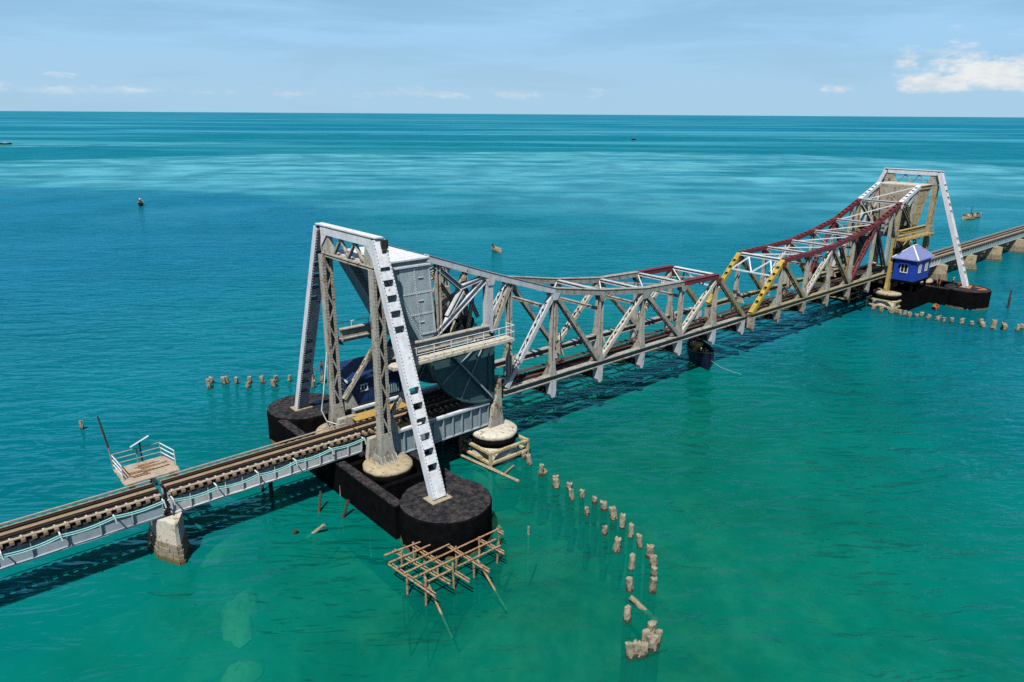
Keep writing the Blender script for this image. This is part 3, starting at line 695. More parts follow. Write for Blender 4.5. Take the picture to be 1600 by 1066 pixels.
# ================================================================= the two bascule leaves
def leaf(which, st):
    Lf = thing('bascule_leaf', (-6.7, 0, 3.0), st['label'], 'drawbridge', 'bascule leaves')
    P = 5.72; Y = 2.75
    Tn = [(-12.1, 16.2), (-6.65, 14.28), (0, 12.1), (P, 11.1), (2*P, 10.4), (3*P, 10.2), (4*P, 10.1)]
    Bn = [n*P for n in range(6)]; zb = 4.75
    for s_ in (-1, 1):
        y = s_*Y
        # top chord, member by member; the cover plate is pierced by a row of hand holes
        for i, ((xa, za), (xb, zb_)) in enumerate(zip(Tn[:-1], Tn[1:])):
            m = st['top'][i]
            a, b = Vector((xa, y, za)), Vector((xb, y, zb_))
            o = battened('top_chord', a, b, .54, .46, (0, 1, 0), m, Lf, .98,   .80 if st['solidtop'] else .54, end=.8, th=.06)
            MB().beam(a, b, .64, .025, off=(0, .245)).build('cover_plate', m, o) if st['solidtop'] else None
        for (xa, za), m in zip(Tn[1:], st['top'][:]):
            [MB().prism([(xa-.26, za-.72), (xa+.26, za-.72), (xa+.5, za-.2), (xa-.5, za-.2)], y+k*.288-.012, y+k*.288+.012).build('node_gusset', m, Lf) for k in (-1, 1)]
        # bottom chord
        for i, (a, b) in enumerate(zip([-5.3]+Bn[:-1], Bn)):
            bo = MB(); bo.box((a, y-.28, 4.93), (b, y+.28, 5.0)); bo.box((a, y-.26, 4.45), (b, y+.26, 4.52)); bo = bo.build('bottom_chord', st['bottom'], Lf); MB().box((a+.003, y-.05, 4.521), (b-.003, y+.05, 4.929)).build('chord_web', 'chord_web', bo)
        # posts with flared feet
        for i, x in enumerate(Bn[:5]):
            zt = dict(((round(a, 2)), b) for a, b in Tn)[round(x, 2)]-.25
            o = MB().ibeam((x, y, 5.0), (x, y, zt), .36, .38, (1, 0, 0), .07).build('post', st['post'], Lf)
            for k in (-1, 1):
                MB().prism([(x-.42, 5.003), (x+.42, 5.003), (x+.24, 5.6), (x+.19, 6.2), (x-.19, 6.2), (x-.24, 5.6)], y+k*.215, y+k*.245).build('foot_gusset', st['post'], o)
            # knee bracket turned to the deck
            MB().prism([(y-s_*.25, 6.0), (y-s_*.25, 4.35), (y-s_*1.25, 4.35)], x-.04, x+.04, 'x').build('knee_bracket', st['knee'], o)
        for i, x in enumerate(Bn):
            hx = x-(.35 if i == 5 else 0)
            MB().prism([(hx-.34, 4.44), (hx+.34, 4.44), (hx+.31, 3.35), (hx+.16, 3.02), (hx-.16, 3.02), (hx-.31, 3.35)], y-.28, y+.28).build('hanger', st['hanger'], Lf)
        MB().ibeam((-4.65, y, 4.9), (-4.65, y, 13.35), .34, .36, (1, 0, 0), .07).build('post', st['tailpost'], Lf)
        # diagonals: channel pairs tied by zigzag lacing
        for a, b, m in (((-5.0, 5.1), (-.15, 11.75), st['dia'][0]), ((.2, 11.7), (P-.25, 5.2), st['dia'][1]), ((P+.25, 5.2), (2*P-.2, 10.05), st['dia'][2]),
                        ((2*P+.2, 10.0), (3*P-.25, 5.2), st['dia'][3]), ((3*P+.25, 5.2), (4*P-.2, 9.75), st['dia'][4])):
            laced('diagonal', (a[0], y, a[1]), (b[0], y, b[1]), .50, .34, (0, 1, 0), m, Lf, pitch=.62, bar=.085, ml=m)
        if st['endbatten']:
            battened('end_post', (4*P, y, 10.1), (5*P-.15, y, 5.0), .52, .42, (0, 1, 0), st['endm'], Lf, .98, .56, end=1.0)
        else:
            laced('end_post', (4*P, y, 10.1), (5*P-.15, y, 5.0), .50, .42, (0, 1, 0), st['endm'], Lf, pitch=.45)
        laced('tail_diagonal', (-6.3, y, 9.9), (-4.75, y, 13.1), .42, .32, (0, 1, 0), 'worn_cream', Lf, pitch=.4)
        # tail frame
        MB().beam((-6.7, y, 9.9), (-6.7, y, 14.1), .46, .62, (1, 0, 0)).build('main_post', st['tail'], Lf)
        for a, b, w_, m in (((-11.76, 10.5), (-6.95, 14.05), .42, st['tail']), ((-11.35, 15.55), (-9.25, 13.75), .36, 'teal_grey'), ((-9.2, 13.75), (-7.05, 14.2), .30, st['tail']),
                            ((-9.1, 13.55), (-10.4, 11.8), .30, st['tail'])):
            MB().ibeam((a[0], y, a[1]), (b[0], y, b[1]), .36, w_, (0, 0, 1), .06).build('tail_brace', m, Lf)
        MB().ibeam((-11.2, y, 15.7), (-11.15, y, 10.7), .34, .34, (1, 0, 0)).build('tail_post', 'worn_column', Lf)
        # rolling quadrant
        cx, cz, Rr = -6.8, 9.92, 5.42
        arc = [(cx+Rr*math.cos(R(t)), cz+Rr*math.sin(R(t))) for t in range(192, 277, 3)]
        q = MB().prism([(cx+.5, 9.4), (-8.6, 9.45), (-11.5, 9.5)]+[p for p in arc], y-.10, y+.10).build('rolling_quadrant', 'dark_teal' if not MIR[0] else 'dark_steel', Lf)
        rim = MB()
        arc2 = [(cx+(Rr-.14)*math.cos(R(t)), cz+(Rr-.14)*math.sin(R(t))) for t in range(192, 277, 3)]
        n = len(arc); o0 = len(rim.v)
        for (ax, az_), (bx, bz) in zip(arc, arc2):
            rim.v += [Vector((ax, y-.26, az_)), Vector((ax, y+.26, az_)), Vector((bx, y+.26, bz)), Vector((bx, y-.26, bz))]
        for i in range(n-1):
            for k in range(4): rim.f.append((i*4+k, i*4+(k+1) % 4, (i+1)*4+(k+1) % 4, (i+1)*4+k))
        rim.f += [(0, 1, 2, 3), ((n-1)*4, (n-1)*4+1, (n-1)*4+2, (n-1)*4+3)]
        rim.build('tread_rim', 'dark_teal' if not MIR[0] else 'worn_column', q)
        for t in (215, 240):
            MB().beam((cx+.9*math.cos(R(t)), y-.13, cz+.9*math.sin(R(t))), (cx+(Rr-.15)*math.cos(R(t)), y-.13, cz+(Rr-.15)*math.sin(R(t))), .05, .16, (0, 1, 0)).build('quadrant_rib', 'teal_grey' if not MIR[0] else 'worn_column', q)
        MB().beam((-10.6, y-s_*-.30, 9.3), (-6.7, y-s_*-.30, 4.9), .12, .34, (0, 1, 0)).build('quadrant_strut', 'teal_grey' if not MIR[0] else 'ochre_steel', q)
    # lateral bracing overhead
    for i, (xa, za) in enumerate(Tn[1:]):
        last = i == len(Tn)-2
        MB().ibeam((xa, -Y+.28, za+.02), (xa, Y-.28, za+.02), .34 if not last else .42, .30 if not last else .34).build('top_strut', st['strut'] if not last else 'white_paint', Lf)
        if True:
            xb, zb2 = Tn[i]
            MB().beam((xb+.25, -Y+.25, zb2-.06), (xa-.2, Y-.25, za-.06), .11, .10).build('lateral_brace', 'white_paint', Lf)
            MB().beam((xb+.25, Y-.25, zb2-.18), (xa-.2, -Y+.25, za-.18), .09, .08).build('lateral_brace', 'worn_cream', Lf)
    for x, z in ((0, 10.6), (P, 9.6), (2*P, 9.0), (3*P, 8.9)):
        MB().ibeam((x, -Y+.2, z), (x, Y-.2, z), .22, .25).build('sway_strut', 'worn_cream', Lf)
    # portal lattice between the end posts
    ex = lambda f: (4*P+f*P, 10.1-f*5.1)
    for f0 in (.30,):
        x, z = ex(f0); MB().beam((x, -Y+.2, z), (x, Y-.2, z), .16, .14).build('portal_bar', 'white_paint', Lf)
        xt, zt = ex(.04)
        for a, b in ((-Y+.2, -Y/2), (-Y/2, 0), (0, Y/2), (Y/2, Y-.2)):
            lo = a in (-Y+.2, 0)
            pa = (x, a, z) if lo else (xt, a, zt); pb = (xt, b, zt) if lo else (x, b, z)
            MB().beam(pa, pb, .14, .12).build('portal_bar', 'white_paint', Lf)
    # deck
    for i, x in enumerate(Bn): MB().ibeam((x-(.35 if i == 5 else 0), -Y+.25, 3.5), (x-(.35 if i == 5 else 0), Y-.25, 3.5), .34, .62).build('floor_beam', 'dark_steel', Lf)
    for s_ in (-1, 1):
        MB().ibeam((-5.2, s_*.62, 3.55), (5*P-.1, s_*.62, 3.55), .24, .42).build('stringer', 'dark_steel', Lf)
        for i in range(5):
            MB().beam((i*P+.1, s_*2.4, 3.35), ((i+1)*P-.1, -s_*2.4, 3.35), .16, .1, off=(0, .06*s_)).build('deck_lateral', 'dark_steel', Lf)
        MB().box((-5.2, s_*1.75-.22, 3.86), (5*P-.1, s_*1.75+.22, 3.91)).build('side_path', st['path'], Lf)
    track(Lf, -5.3, 5*P+.35, plank=True, ms='sleeper_dark', mp='deck_rust')
    # counterweight: two outer wings and a recessed middle, riveted plate
    cw = thing_part('counterweight', Lf)
    for y0, y1, ins in ((-2.95, -1.35, 0), (-1.34, 1.34, .75), (1.35, 2.95, 0)):
        MB().prism([(-16.0+ins, 16.22), (-12.0, 16.22), (-11.62, 12.6), (-11.75, 10.75), (-12.5, 9.75)], y0, y1).build('counterweight_box', st['cw'], cw)
    MB().prism([(-16.15, 16.225), (-12.0, 16.225), (-12.0, 16.33), (-16.15, 16.33)], -3.05, 3.05).build('roof_plate', st['cwroof'], cw)
    for s_ in (-1, 1):
        yy = s_*2.953
        MB().box((-15.9, min(yy, yy+s_*.14), 15.78), (-11.95, max(yy, yy+s_*.14), 15.90)).build('roof_flange', 'white_paint' if not MIR[0] else 'ochre_steel', cw)
        # rows of plates on the flank, with cover strips over the joints
        zs = [15.62, 13.95, 12.45, 11.0]
        fr = lambda z: -12.02+(16.22-z)*.09-.12; bk = lambda z: -15.95+(16.22-z)*.535
        lo_, hi_ = (lambda d: min(yy, yy+s_*d)), (lambda d: max(yy, yy+s_*d))
        for r in range(3):
            z1, z0 = zs[r]-.05, zs[r+1]+.05
            for a, b in ((0, 1.12), (1.2, 2.3)):
                p = [(fr(z1)-a, z1), (fr(z0)-a, z0), (max(fr(z0)-b, bk(z0)+.4), z0), (max(fr(z1)-b, bk(z1)+.4), z1)]
                if p[1][0]-p[2][0] < .12: p = [p[0], (max(p[1][0], p[2][0]), z0+.55), p[3]]
                MB().prism(p, lo_(.03), hi_(.03)).build('flank_panel', st['cwp'], cw)
        for z in zs:
            MB().box((max(fr(z)-2.3, bk(z)+.3), lo_(.045), z-.07), (fr(z)+.05, hi_(.045), z+.07)).build('joint_strip', st['cws'], cw)
        for a, zb_ in ((1.16, 11.0), (-.03, 11.0)):
            MB().beam((fr(15.6)-a, yy+s_*.026, 15.6), (fr(zb_)-a, yy+s_*.026, zb_), .05, .11, (1, 0, 0)).build('joint_strip', st['cws'], cw)
        MB().beam((bk(15.75)+.22, yy+s_*.028, 15.75), (bk(10.1)+.12, yy+s_*.028, 10.1), .055, .34, (1, 0, 0)).build('edge_strip', st['cw'], cw)
        rv = MB()
        def row(a, b):
            a, b = Vector(a), Vector(b); n = int((b-a).length/.17)
            for i in range(n+1):
                c = a.lerp(b, i/n); rv.box((c.x-.035, c.y-.03, c.z-.035), (c.x+.035, c.y+.03, c.z+.035))
        for z in zs:
            b0, f0 = max(fr(z)-2.3, bk(z)+.35), fr(z)
            row((b0, yy+s_*.04, z), (f0, yy+s_*.04, z))
        row((bk(15.6)+.3, yy+s_*.045, 15.6), (bk(10.2)+.2, yy+s_*.045, 10.2)); row((fr(15.6)-1.16, yy+s_*.04, 15.6), (fr(11)-1.16, yy+s_*.04, 11.0))
        props(rv.build('rivets', 'white_paint' if not MIR[0] else 'ochre_steel', cw), kind='stuff')
        # ladder rungs
        for z in (15.0, 13.4, 11.9): MB().box((-12.95, min(yy, yy+s_*.09), z-.02), (-12.55, max(yy, yy+s_*.09), z+.02)).build('rung', 'white_paint', cw)
    # machinery deck with winding gear
    mk = thing_part('machinery', Lf)
    MB().box((-11.6, -2.5, 9.72), (-6.5, 2.5, 9.82)).build('machinery_deck', 'dark_steel', mk)
    for y in (-1.5, 1.5):
        MB().tube((-9.0, y-.14, 11.1), (-9.0, y+.14, 11.1), .85, n=28).build('gear_wheel', 'dark_steel', mk)
        MB().tube((-7.6, y-.12, 10.6), (-7.6, y+.12, 10.6), .5, n=22).build('gear_wheel', 'dark_steel', mk)
        MB().box((-9.6, y-.5, 9.83), (-8.4, y+.5, 10.3)).build('gear_bed', 'worn_cream', mk)
        MB().beam((-10.6, y, 9.83), (-10.1, y, 12.6), .25, .25, (0, 1, 0)).build('machine_post', 'worn_cream', mk)
        MB().beam((-7.4, y*.7, 9.83), (-7.6, y*.7, 12.9), .3, .25, (0, 1, 0)).build('machine_post', 'worn_column', mk)
    MB().tube((-9.0, -2.4, 11.1), (-9.0, 2.4, 11.1), .16, n=10).build('shaft', 'dark_steel', mk)
    MB().tube((-7.6, -2.4, 10.6), (-7.6, 2.4, 10.6), .12, n=10).build('shaft', 'dark_steel', mk)
    MB().box((-10.9, -.8, 9.83), (-9.9, .6, 10.9)).build('motor', 'teal_grey', mk)
    for s_ in (-1, 1):
        for a, b in (((-11.0, 12.2), (-8.0, 13.6)), ((-10.8, 14.6), (-8.6, 11.6)), ((-8.4, 13.9), (-7.0, 11.0)), ((-10.9, 10.0), (-9.4, 12.4)), ((-9.6, 10.0), (-8.1, 12.8)), ((-8.0, 10.0), (-7.3, 13.6))):
            MB().ibeam((a[0], s_*1.9, a[1]), (b[0], s_*1.9, b[1]), .2, .25).build('inner_brace', 'worn_cream', mk)
    return Lf
def thing_part(name, parent):
    o = bpy.data.objects.new(name, None); COL.objects.link(o); o.parent = parent; ORG[o] = Vector(ORG[parent]); o.empty_display_size = .2; return o

LEFT = dict(label='grey and cream bascule leaf nearer the camera, flat end towards the middle', solidtop=True,
            top=['grey_paint', 'grey_paint', 'worn_chord', 'worn_chord', 'worn_chord', 'maroon_paint'], bottom='worn_chord', post='worn_column', knee='worn_cream', hanger='grey_paint',
            tailpost='worn_column', dia=['grey_paint', 'worn_chord', 'cream_paint', 'worn_chord', 'cream_paint'], lace='white_paint', endbatten=False, endm='olive_chord',
            tail='grey_paint', strut='grey_paint', path='deck_rust', cw='teal_grey', cwroof='white_paint', cwp='teal_panel', cws='grey_paint')
RIGHT = dict(label='far bascule leaf with maroon top chords and yellow end posts', solidtop=False,
             top=['white_paint', 'maroon_paint', 'maroon_paint', 'maroon_paint', 'maroon_paint', 'maroon_paint'], bottom='olive_chord', post='worn_column', knee='worn_cream', hanger='worn_cream',
             tailpost='worn_column', dia=['dark_steel', 'maroon_paint', 'olive_chord', 'cream_paint', 'olive_chord'], lace='white_paint', endbatten=True, endm='yellow_paint',
             tail='ochre_worn', strut='grey_paint', path='deck_rust', cw='rust_plate', cwroof='concrete_pale', cwp='ochre_worn', cws='ochre_steel')
for mir, which, stl, col, leg in ((False, 'near', LEFT, 'worn_column', 'white_paint'), (True, 'far', RIGHT, 'ochre_worn', 'white_paint')):
    MIR[0] = mir
    foundation(which)
    for s_ in (-1, 1): front_pier(which, s_)
    tower(which, col, leg); track_girders(which); leaf(which, stl)
MIR[0] = False

# ================================================================= cabins
def window(parent, c, w_, h_, n, m='window_white'):
    """casement with two panes; n = outward normal (unit, x or y)"""
    n = Vector(n); a = Vector((0, 0, 1)).cross(n); c = Vector(c)
    g = MB().beam(c-a*w_/2+n*.02, c+a*w_/2+n*.02, .04, h_).build('window', 'glass_dark', parent)
    for k in (-1, 0, 1): MB().beam(c+a*k*(w_/2-.03)+n*.05-Vector((0, 0, h_/2)), c+a*k*(w_/2-.03)+n*.05+Vector((0, 0, h_/2)), .09, .06, n).build('window_frame', m, g)
    for k in (-1, 1): MB().beam(c-a*(w_/2+.03)+n*.052+Vector((0, 0, k*h_/2)), c+a*(w_/2+.03)+n*.052+Vector((0, 0, k*h_/2)), .065, .10).build('window_frame', m, g)
cb = thing('control_cabin', (67.4, -4.75, 4.0), 'bright blue control cabin with hipped lavender roof beside the far lift tower', 'cabin')
x0, x1, y0, y1, z0, z1 = 64.85, 69.7, -6.2, -3.35, 4.05, 6.95
MB().box((x0, y0, z0), (x1, y1, z1)).build('wall', 'cabin_blue', cb)
rfm = MB(); ov = .32; zx = (x0+x1)/2; yy = (y0+y1)/2
rfm.v = [Vector(v) for v in ((x0-ov, y0-ov, z1-.02), (x1+ov, y0-ov, z1-.02), (x1+ov, y1+ov, z1-.02), (x0-ov, y1+ov, z1-.02), (x0-ov, y0-ov, z1+.1), (x1+ov, y0-ov, z1+.1), (x1+ov, y1+ov, z1+.1), (x0-ov, y1+ov, z1+.1), (zx-.7, yy, 8.65), (zx+.7, yy, 8.65))]
rfm.f = [(0, 1, 2, 3), (0, 1, 5, 4), (1, 2, 6, 5), (2, 3, 7, 6), (3, 0, 4, 7), (4, 5, 9, 8), (5, 6, 9), (6, 7, 8, 9), (7, 4, 8)]
ro = rfm.build('roof', 'lavender_roof', cb)
for a, b in (((x0-ov, y0-ov, z1+.12), (zx-.7, yy, 8.67)), ((x0-ov, y1+ov, z1+.12), (zx-.7, yy, 8.67)), ((x1+ov, y0-ov, z1+.12), (zx+.7, yy, 8.67)), ((x1+ov, y1+ov, z1+.12), (zx+.7, yy, 8.67)), ((zx-.7, yy, 8.69), (zx+.7, yy, 8.69))):
    MB().beam(a, b, .2, .05).build('ridge_cap', 'white_paint', ro)
for i in range(1, 9):                                             # standing seams
    f = i/9; a = Vector((x0-ov+(x1-x0+2*ov)*f, y0-ov, z1+.11)); k = min(1, f*2, (1-f)*2)*1.3; k = min(k, 1); b = Vector((a.x, y0-ov+(yy-y0+ov)*k, z1+.11+(8.65-z1-.1)*k))
    MB().beam(a, b, .05, .05).build('roof_seam', 'lavender_roof', ro)
    a = Vector((x0-ov, y0-ov+(y1-y0+2*ov)*f, z1+.11)); k = 1-abs(2*f-1); b = Vector((x0-ov+(zx-.7-x0+ov)*k, a.y, z1+.11+(8.65-z1-.1)*k))
    MB().beam(a, b, .05, .05).build('roof_seam', 'lavender_roof', ro)
window(cb, (x0, -4.75, 5.75), .95, 1.15, (-1, 0, 0)); window(cb, (66.2, y0, 5.75), .8, 1.1, (0, -1, 0)); window(cb, (68.4, y0, 5.75), .8, 1.1, (0, -1, 0))
MB().box((x0, -5.4, 6.35), (x0-.35, -4.1, 6.41)).build('sunshade', 'cabin_blue', cb)
for x in (65.0, 67.3, 69.5):
    for y in (-6.0, -3.5): MB().beam((x, y, -4), (x, y, 4.0), .28, .28, (1, 0, 0)).build('stilt', 'tar_black', cb)
MB().box((64.7, -6.3, 3.78), (69.9, -3.2, 4.04)).build('floor_frame', 'tar_black', cb)
MB().box((64.9, -6.1, -4), (65.1, -3.4, 2.6)).build('skirt_wall', 'tar_black', cb)
MB().box((65.1, -6.15, -4), (72.6, -5.9, 2.3)).build('skirt_wall', 'tar_black', cb)

hb = thing('machine_hut', (-13.2, 4.6, 4.3), 'dark blue machine hut with lean-to roof behind the near lift tower', 'hut')
MB().box((-15.0, 3.35, 4.30), (-10.6, 5.9, 6.45)).build('wall', 'navy_blue', hb)
MB().hexa([(-15.5, 3.0, 6.32), (-10.2, 3.0, 6.32), (-10.2, 6.4, 6.75), (-15.5, 6.4, 6.75), (-15.5, 3.0, 6.42), (-10.2, 3.0, 6.42), (-10.2, 6.4, 6.85), (-15.5, 6.4, 6.85)]).build('roof', 'navy_blue', hb)
MB().beam((-15.52, 3.0, 6.38), (-15.52, 6.4, 6.81), .05, .16).build('barge_board', 'white_paint', hb)
window(hb, (-14.0, 3.35, 5.55), .6, .5, (0, -1, 0)); window(hb, (-12.3, 3.35, 5.55), .6, .5, (0, -1, 0)); window(hb, (-15.0, 4.6, 5.5), .7, .5, (-1, 0, 0))
for i in range(9): MB().box((-12.6+i*.2, 3.30, 4.5), (-12.52+i*.2, 3.349, 5.2)).build('grille_slat', 'girder_teal', hb)
MB().box((-15.2, 3.2, 3.7), (-10.4, 6.0, 4.29)).build('base_beam', 'dark_steel', hb)

# ================================================================= pile stubs of the old fender
def pile(x, y, h, label, group, seed, r=None, lean=0.):
    rng = random.Random(seed); r = (r or .2)*rng.uniform(.78, 1.15)
    o = thing('pile_stub', (x, y, -4), label, 'pile', group)
    n = 11; lx, ly = rng.uniform(-.14, .14)+lean, rng.uniform(-.14, .14)
    def stack(z0, z1, k, rr):
        mb = MB()
        for i in range(k+1):
            f = i/k; z = z0+(z1-z0)*f
            for j in range(n):
                a = 2*math.pi*j/n; q = rr*(1+rng.uniform(-.16, .16)); mb.v.append(Vector((x+lx*max(z, 0)+math.cos(a)*q, y+ly*max(z, 0)+math.sin(a)*q, z+(rng.uniform(-.10, .06) if i == k else 0))))
        for i in range(k):
            for j in range(n): mb.f.append((i*n+j, i*n+(j+1) % n, (i+1)*n+(j+1) % n, (i+1)*n+j))
        mb.v.append(Vector((x+lx*z1, y+ly*z1, z1+rng.uniform(-.08, .05)))); m_ = len(mb.v)-1
        for j in range(n): mb.f.append((k*n+j, k*n+(j+1) % n, m_))
        mb.f.append(tuple(range(n)))
        return mb
    stack(-4, min(.26, h*.42), 3, r*1.02).build('wet_base', 'pile_base', o)
    stack(min(.10, h*.25), h, 3, r).build('dry_top', 'pile_wood', o)
outer = [(-5.19, -5.22, 0.55), (-5.61, -6.37, 0.81), (-6.18, -8.18, 0.93), (-5.75, -8.17, 0.28), (-5.68, -9.24, 0.26), (-6.57, -10.27, 0.67), (-5.99, -10.89, 0.49), (-6.94, -12.18, 0.79), (-6.18, -12.42, 0.59), (-6.08, -13.52, 0.53), (-6.25, -14.55, 0.64), (-6.62, -15.75, 0.89), (-6.95, -16.74, 0.89), (-7.45, -17.87, 0.93), (-7.83, -18.94, 0.89), (-8.21, -19.98, 0.87), (-8.7, -20.68, 0.65), (-9.61, -21.45, 0.79), (-10.74, -22.22, 1.02)]
inner = [(-7.59, -14.25, 0.63), (-8.48, -16.55, 0.69), (-9.3, -18.33, 0.96), (-10.02, -20.1, 0.96), (-11.6, -21.33, 0.81), (-13.7, -22.89, 0.83)]
clump = [(-13.53, -24.3, 0.77), (-14.45, -24.72, 0.85), (-14.39, -25.1, 0.82), (-14.06, -25.06, 0.9), (-15.65, -24.76, 0.82), (-15.33, -24.92, 0.78), (-15.06, -25.06, 0.67)]
farl = [(-18.55, 25.41, 0.96), (-17.86, 26.7, 0.68), (-16.96, 25.79, 0.74), (-16.69, 25.72, 0.72), (-16.05, 25.03, 0.72), (-15.72, 23.18, 0.59), (-15.0, 24.31, 0.69), (-14.02, 23.48, 0.74), (-13.67, 21.77, 0.78), (-12.92, 23.04, 0.65), (-11.85, 22.3, 0.7), (-9.95, 20.8, 0.72), (-10.82, 19.22, 0.78), (-9.53, 19.71, 0.83), (-8.7, 17.55, 0.72)]
right = [(61.27, -2.96, 0.69), (61.1, -4.05, 0.69), (61.67, -5.12, 0.68), (61.75, -5.79, 0.75), (61.69, -6.34, 0.78), (61.68, -6.92, 0.75), (61.67, -7.5, 0.67), (62.38, -8.2, 0.5), (63.14, -8.48, 0.63), (62.41, -9.61, 0.62), (62.7, -10.65, 0.54), (63.9, -10.5, 0.49), (62.31, -11.55, 0.68), (62.76, -12.36, 0.73), (63.23, -13.3, 0.77), (63.29, -14.54, 0.6), (65.19, -14.93, 0.65), (63.81, -15.61, 0.69), (63.62, -16.81, 1.22), (65.08, -17.5, 0.82), (64.51, -17.86, 0.75), (65.06, -19.04, 0.87), (66.47, -19.18, 0.68)]
for i, a in enumerate(outer): pile(*a, '%s pile stub from the near rest pier in the long curved outer row' % ORD[i], 'pile stubs in the curved outer row', 100+i)
for i, a in enumerate(inner): pile(*a, '%s pile stub from the bridge in the sparse inner row' % ORD[i], 'pile stubs in the sparse inner row', 200+i)
for i, a in enumerate(clump): pile(*a, '%s pile stub in the tight clump at the end of the curved rows' % ['rear single', 'middle tall', 'middle front', 'right hand', 'leftmost front', 'second front', 'third front'][i], 'pile stubs in the clump', 300+i, .24)
for i, a in enumerate(farl): pile(*a, '%s pile stub from the left in the row beyond the near tower' % ORD[i], 'pile stubs beyond the near tower', 400+i, .2)
for i, a in enumerate(right): pile(*a, '%s pile stub from the far rest pier in the row running right' % ORD[i], 'pile stubs by the far tower', 500+i, .26)
pile(-29.99, 22.7, .81, 'lone pile stub in open water above the refuge platform', None, 600, .13)
def stick(name, a, b, r, label, m='dark_post', cat='post', group=None):
    a, b = Vector(a), Vector(b); mb = MB(); n = 8; rng = random.Random(int(abs(a.x*100)))
    k = 5; d = b-a; s_ = d.orthogonal().normalized(); u_ = d.normalized().cross(s_)
    for i in range(k+1):
        for j in range(n):
            t_ = 2*math.pi*j/n; mb.v.append(a+d*i/k+(s_*math.cos(t_)+u_*math.sin(t_))*r*rng.uniform(.8, 1.15))
    for i in range(k):
        for j in range(n): mb.f.append((i*n+j, i*n+(j+1) % n, (i+1)*n+(j+1) % n, (i+1)*n+j))
    mb.f += [tuple(range(n)), tuple(k*n+j for j in range(n))]
    return props(mb.build(name, m), label, cat, group)
stick('fallen_pile', (-12.4, -22.0, .35), (-12.0, -23.6, -.5), .16, 'fallen pile lying half sunk between the two curved rows', 'pile_wood', 'pile')
stick('broken_post', (-21.7, -3.0, -2), (-20.55, -1.9, 1.25), .09, 'tall leaning broken post in the water, left of the black foundation')
stick('broken_post', (-20.6, -4.1, -1), (-19.6, -3.9, 1.1), .10, 'leaning broken post close to the black foundation wall')
stick('broken_post', (-22.7, -4.1, -.4), (-21.9, -4.9, .6), .12, 'short toppled post with pale end in the water under the left span', 'pile_wood')
stick('broken_post', (-23.5, -3.6, -.5), (-23.3, -3.8, .3), .13, 'low dark stump in the water, farthest left of the broken posts')
stick('broken_post', (-18.82, -1.3, -3), (-18.8, -1.25, .8), .07, 'thin pale post standing against the foundation wall', 'pile_wood')
stick('broken_post', (-18.8, -5.15, -3), (-18.75, -5.1, 1.0), .09, 'tan post standing beside the foundation wall near the caisson', 'pile_wood')
stick('broken_post', (-22.77, 2.83, -4), (-22.7, 2.8, 1.9), .12, 'dark thin post under the left span, farther of two')
stick('broken_post', (-22.57, 1.78, -4), (-22.5, 1.75, 2.3), .14, 'dark thick post under the left span, nearer of two')
stick('broken_post', (-12.1, -13.4, -3), (-12.1, -13.4, .55), .08, 'small stump in the water right of the near caisson', 'pile_wood')
stick('mooring_post', (77.3, -14.6, -3), (77.3, -14.6, 1.6), .12, 'shorter of two dark mooring posts right of the far caisson')
stick('mooring_post', (78.6, -14.2, -3), (78.6, -14.2, 2.3), .12, 'taller of two dark mooring posts right of the far caisson')
stick('floating_beam', (-8.96, -1.96, .25), (-8.03, -7.89, .05), .12, 'long tan timber floating beside the near rest pier', 'pile_wood', 'timber')
stick('floating_beam', (-8.25, -6.52, .22), (-6.77, -5.85, .1), .08, 'short tan timber lying across the floating beam', 'pile_wood', 'timber')

# ================================================================= scaffold in front of the near caisson
sc = thing('tube_scaffold', (-18, -13.6, -4), 'rusty bamboo and tube scaffold standing in the water before the near caisson', 'scaffold')
Z = 1.25
for (a, b) in (((-21.27, -11.14), (-18.87, -11.26)), ((-21.42, -11.9), (-18.62, -11.94)), ((-21.37, -12.63), (-17.72, -12.6)), ((-21.3, -13.24), (-14.2, -13.17)), ((-21.15, -13.94), (-15.3, -13.98)), ((-20.86, -14.72), (-15.5, -14.63))):
    MB().tube((*a, Z+random.uniform(-.04, .04)), (*b, Z+random.uniform(-.04, .04)), .058, .05, 8).build('ledger', 'rusty_tube', sc)
for (a, b) in (((-21.39, -11.8), (-21.05, -15.9)), ((-20.51, -10.86), (-19.82, -15.54)), ((-19.39, -11.2), (-18.92, -16.1)), ((-17.82, -12.5), (-17.51, -16.1)), ((-16.04, -13.1), (-15.74, -15.3)), ((-14.5, -13.0), (-14.45, -13.7))):
    MB().tube((*a, Z-.15+random.uniform(-.03, .03)), (*b, Z-.15), .05, .05, 8).build('transom', 'rusty_tube', sc); MB().tube((a[0]+.17, a[1]+.1, Z-.15), (b[0]+.17, b[1]+.2, Z-.15), .04, .04, 6).build('transom', 'rusty_tube', sc)
for (a, h) in (((-21.3, -13.55), 1.3), ((-21.05, -15.0), 1.75), ((-19.1, -14.9), 1.75), ((-17.55, -14.75), 1.35), ((-15.65, -14.55), 1.45), ((-14.4, -13.2), 1.45), ((-16.06, -13.35), 1.4), ((-17.65, -13.2), 1.35), ((-19.0, -13.2), 1.3), ((-19.9, -13.2), 1.35), ((-19.3, -11.2), 1.35), ((-20.35, -11.5), 1.35)):
    o = MB().tube((*a, .05), (a[0]+random.uniform(-.05, .05), a[1]+random.uniform(-.05, .05), h), .065, .06, 8).build('standard', 'rusty_tube', sc); MB().tube((*a, -4), (*a, .06), .066, .066, 8).build('wet_foot', 'pile_base', o)
for a, b in (((-20.7, -14.4, 1.4), (-20.85, -17.1, -.9)), ((-17.5, -15.0, 1.35), (-17.2, -17.2, -.9))):
    MB().tube(a, b, .07, .06, 8).build('raking_strut', 'rusty_tube', sc)

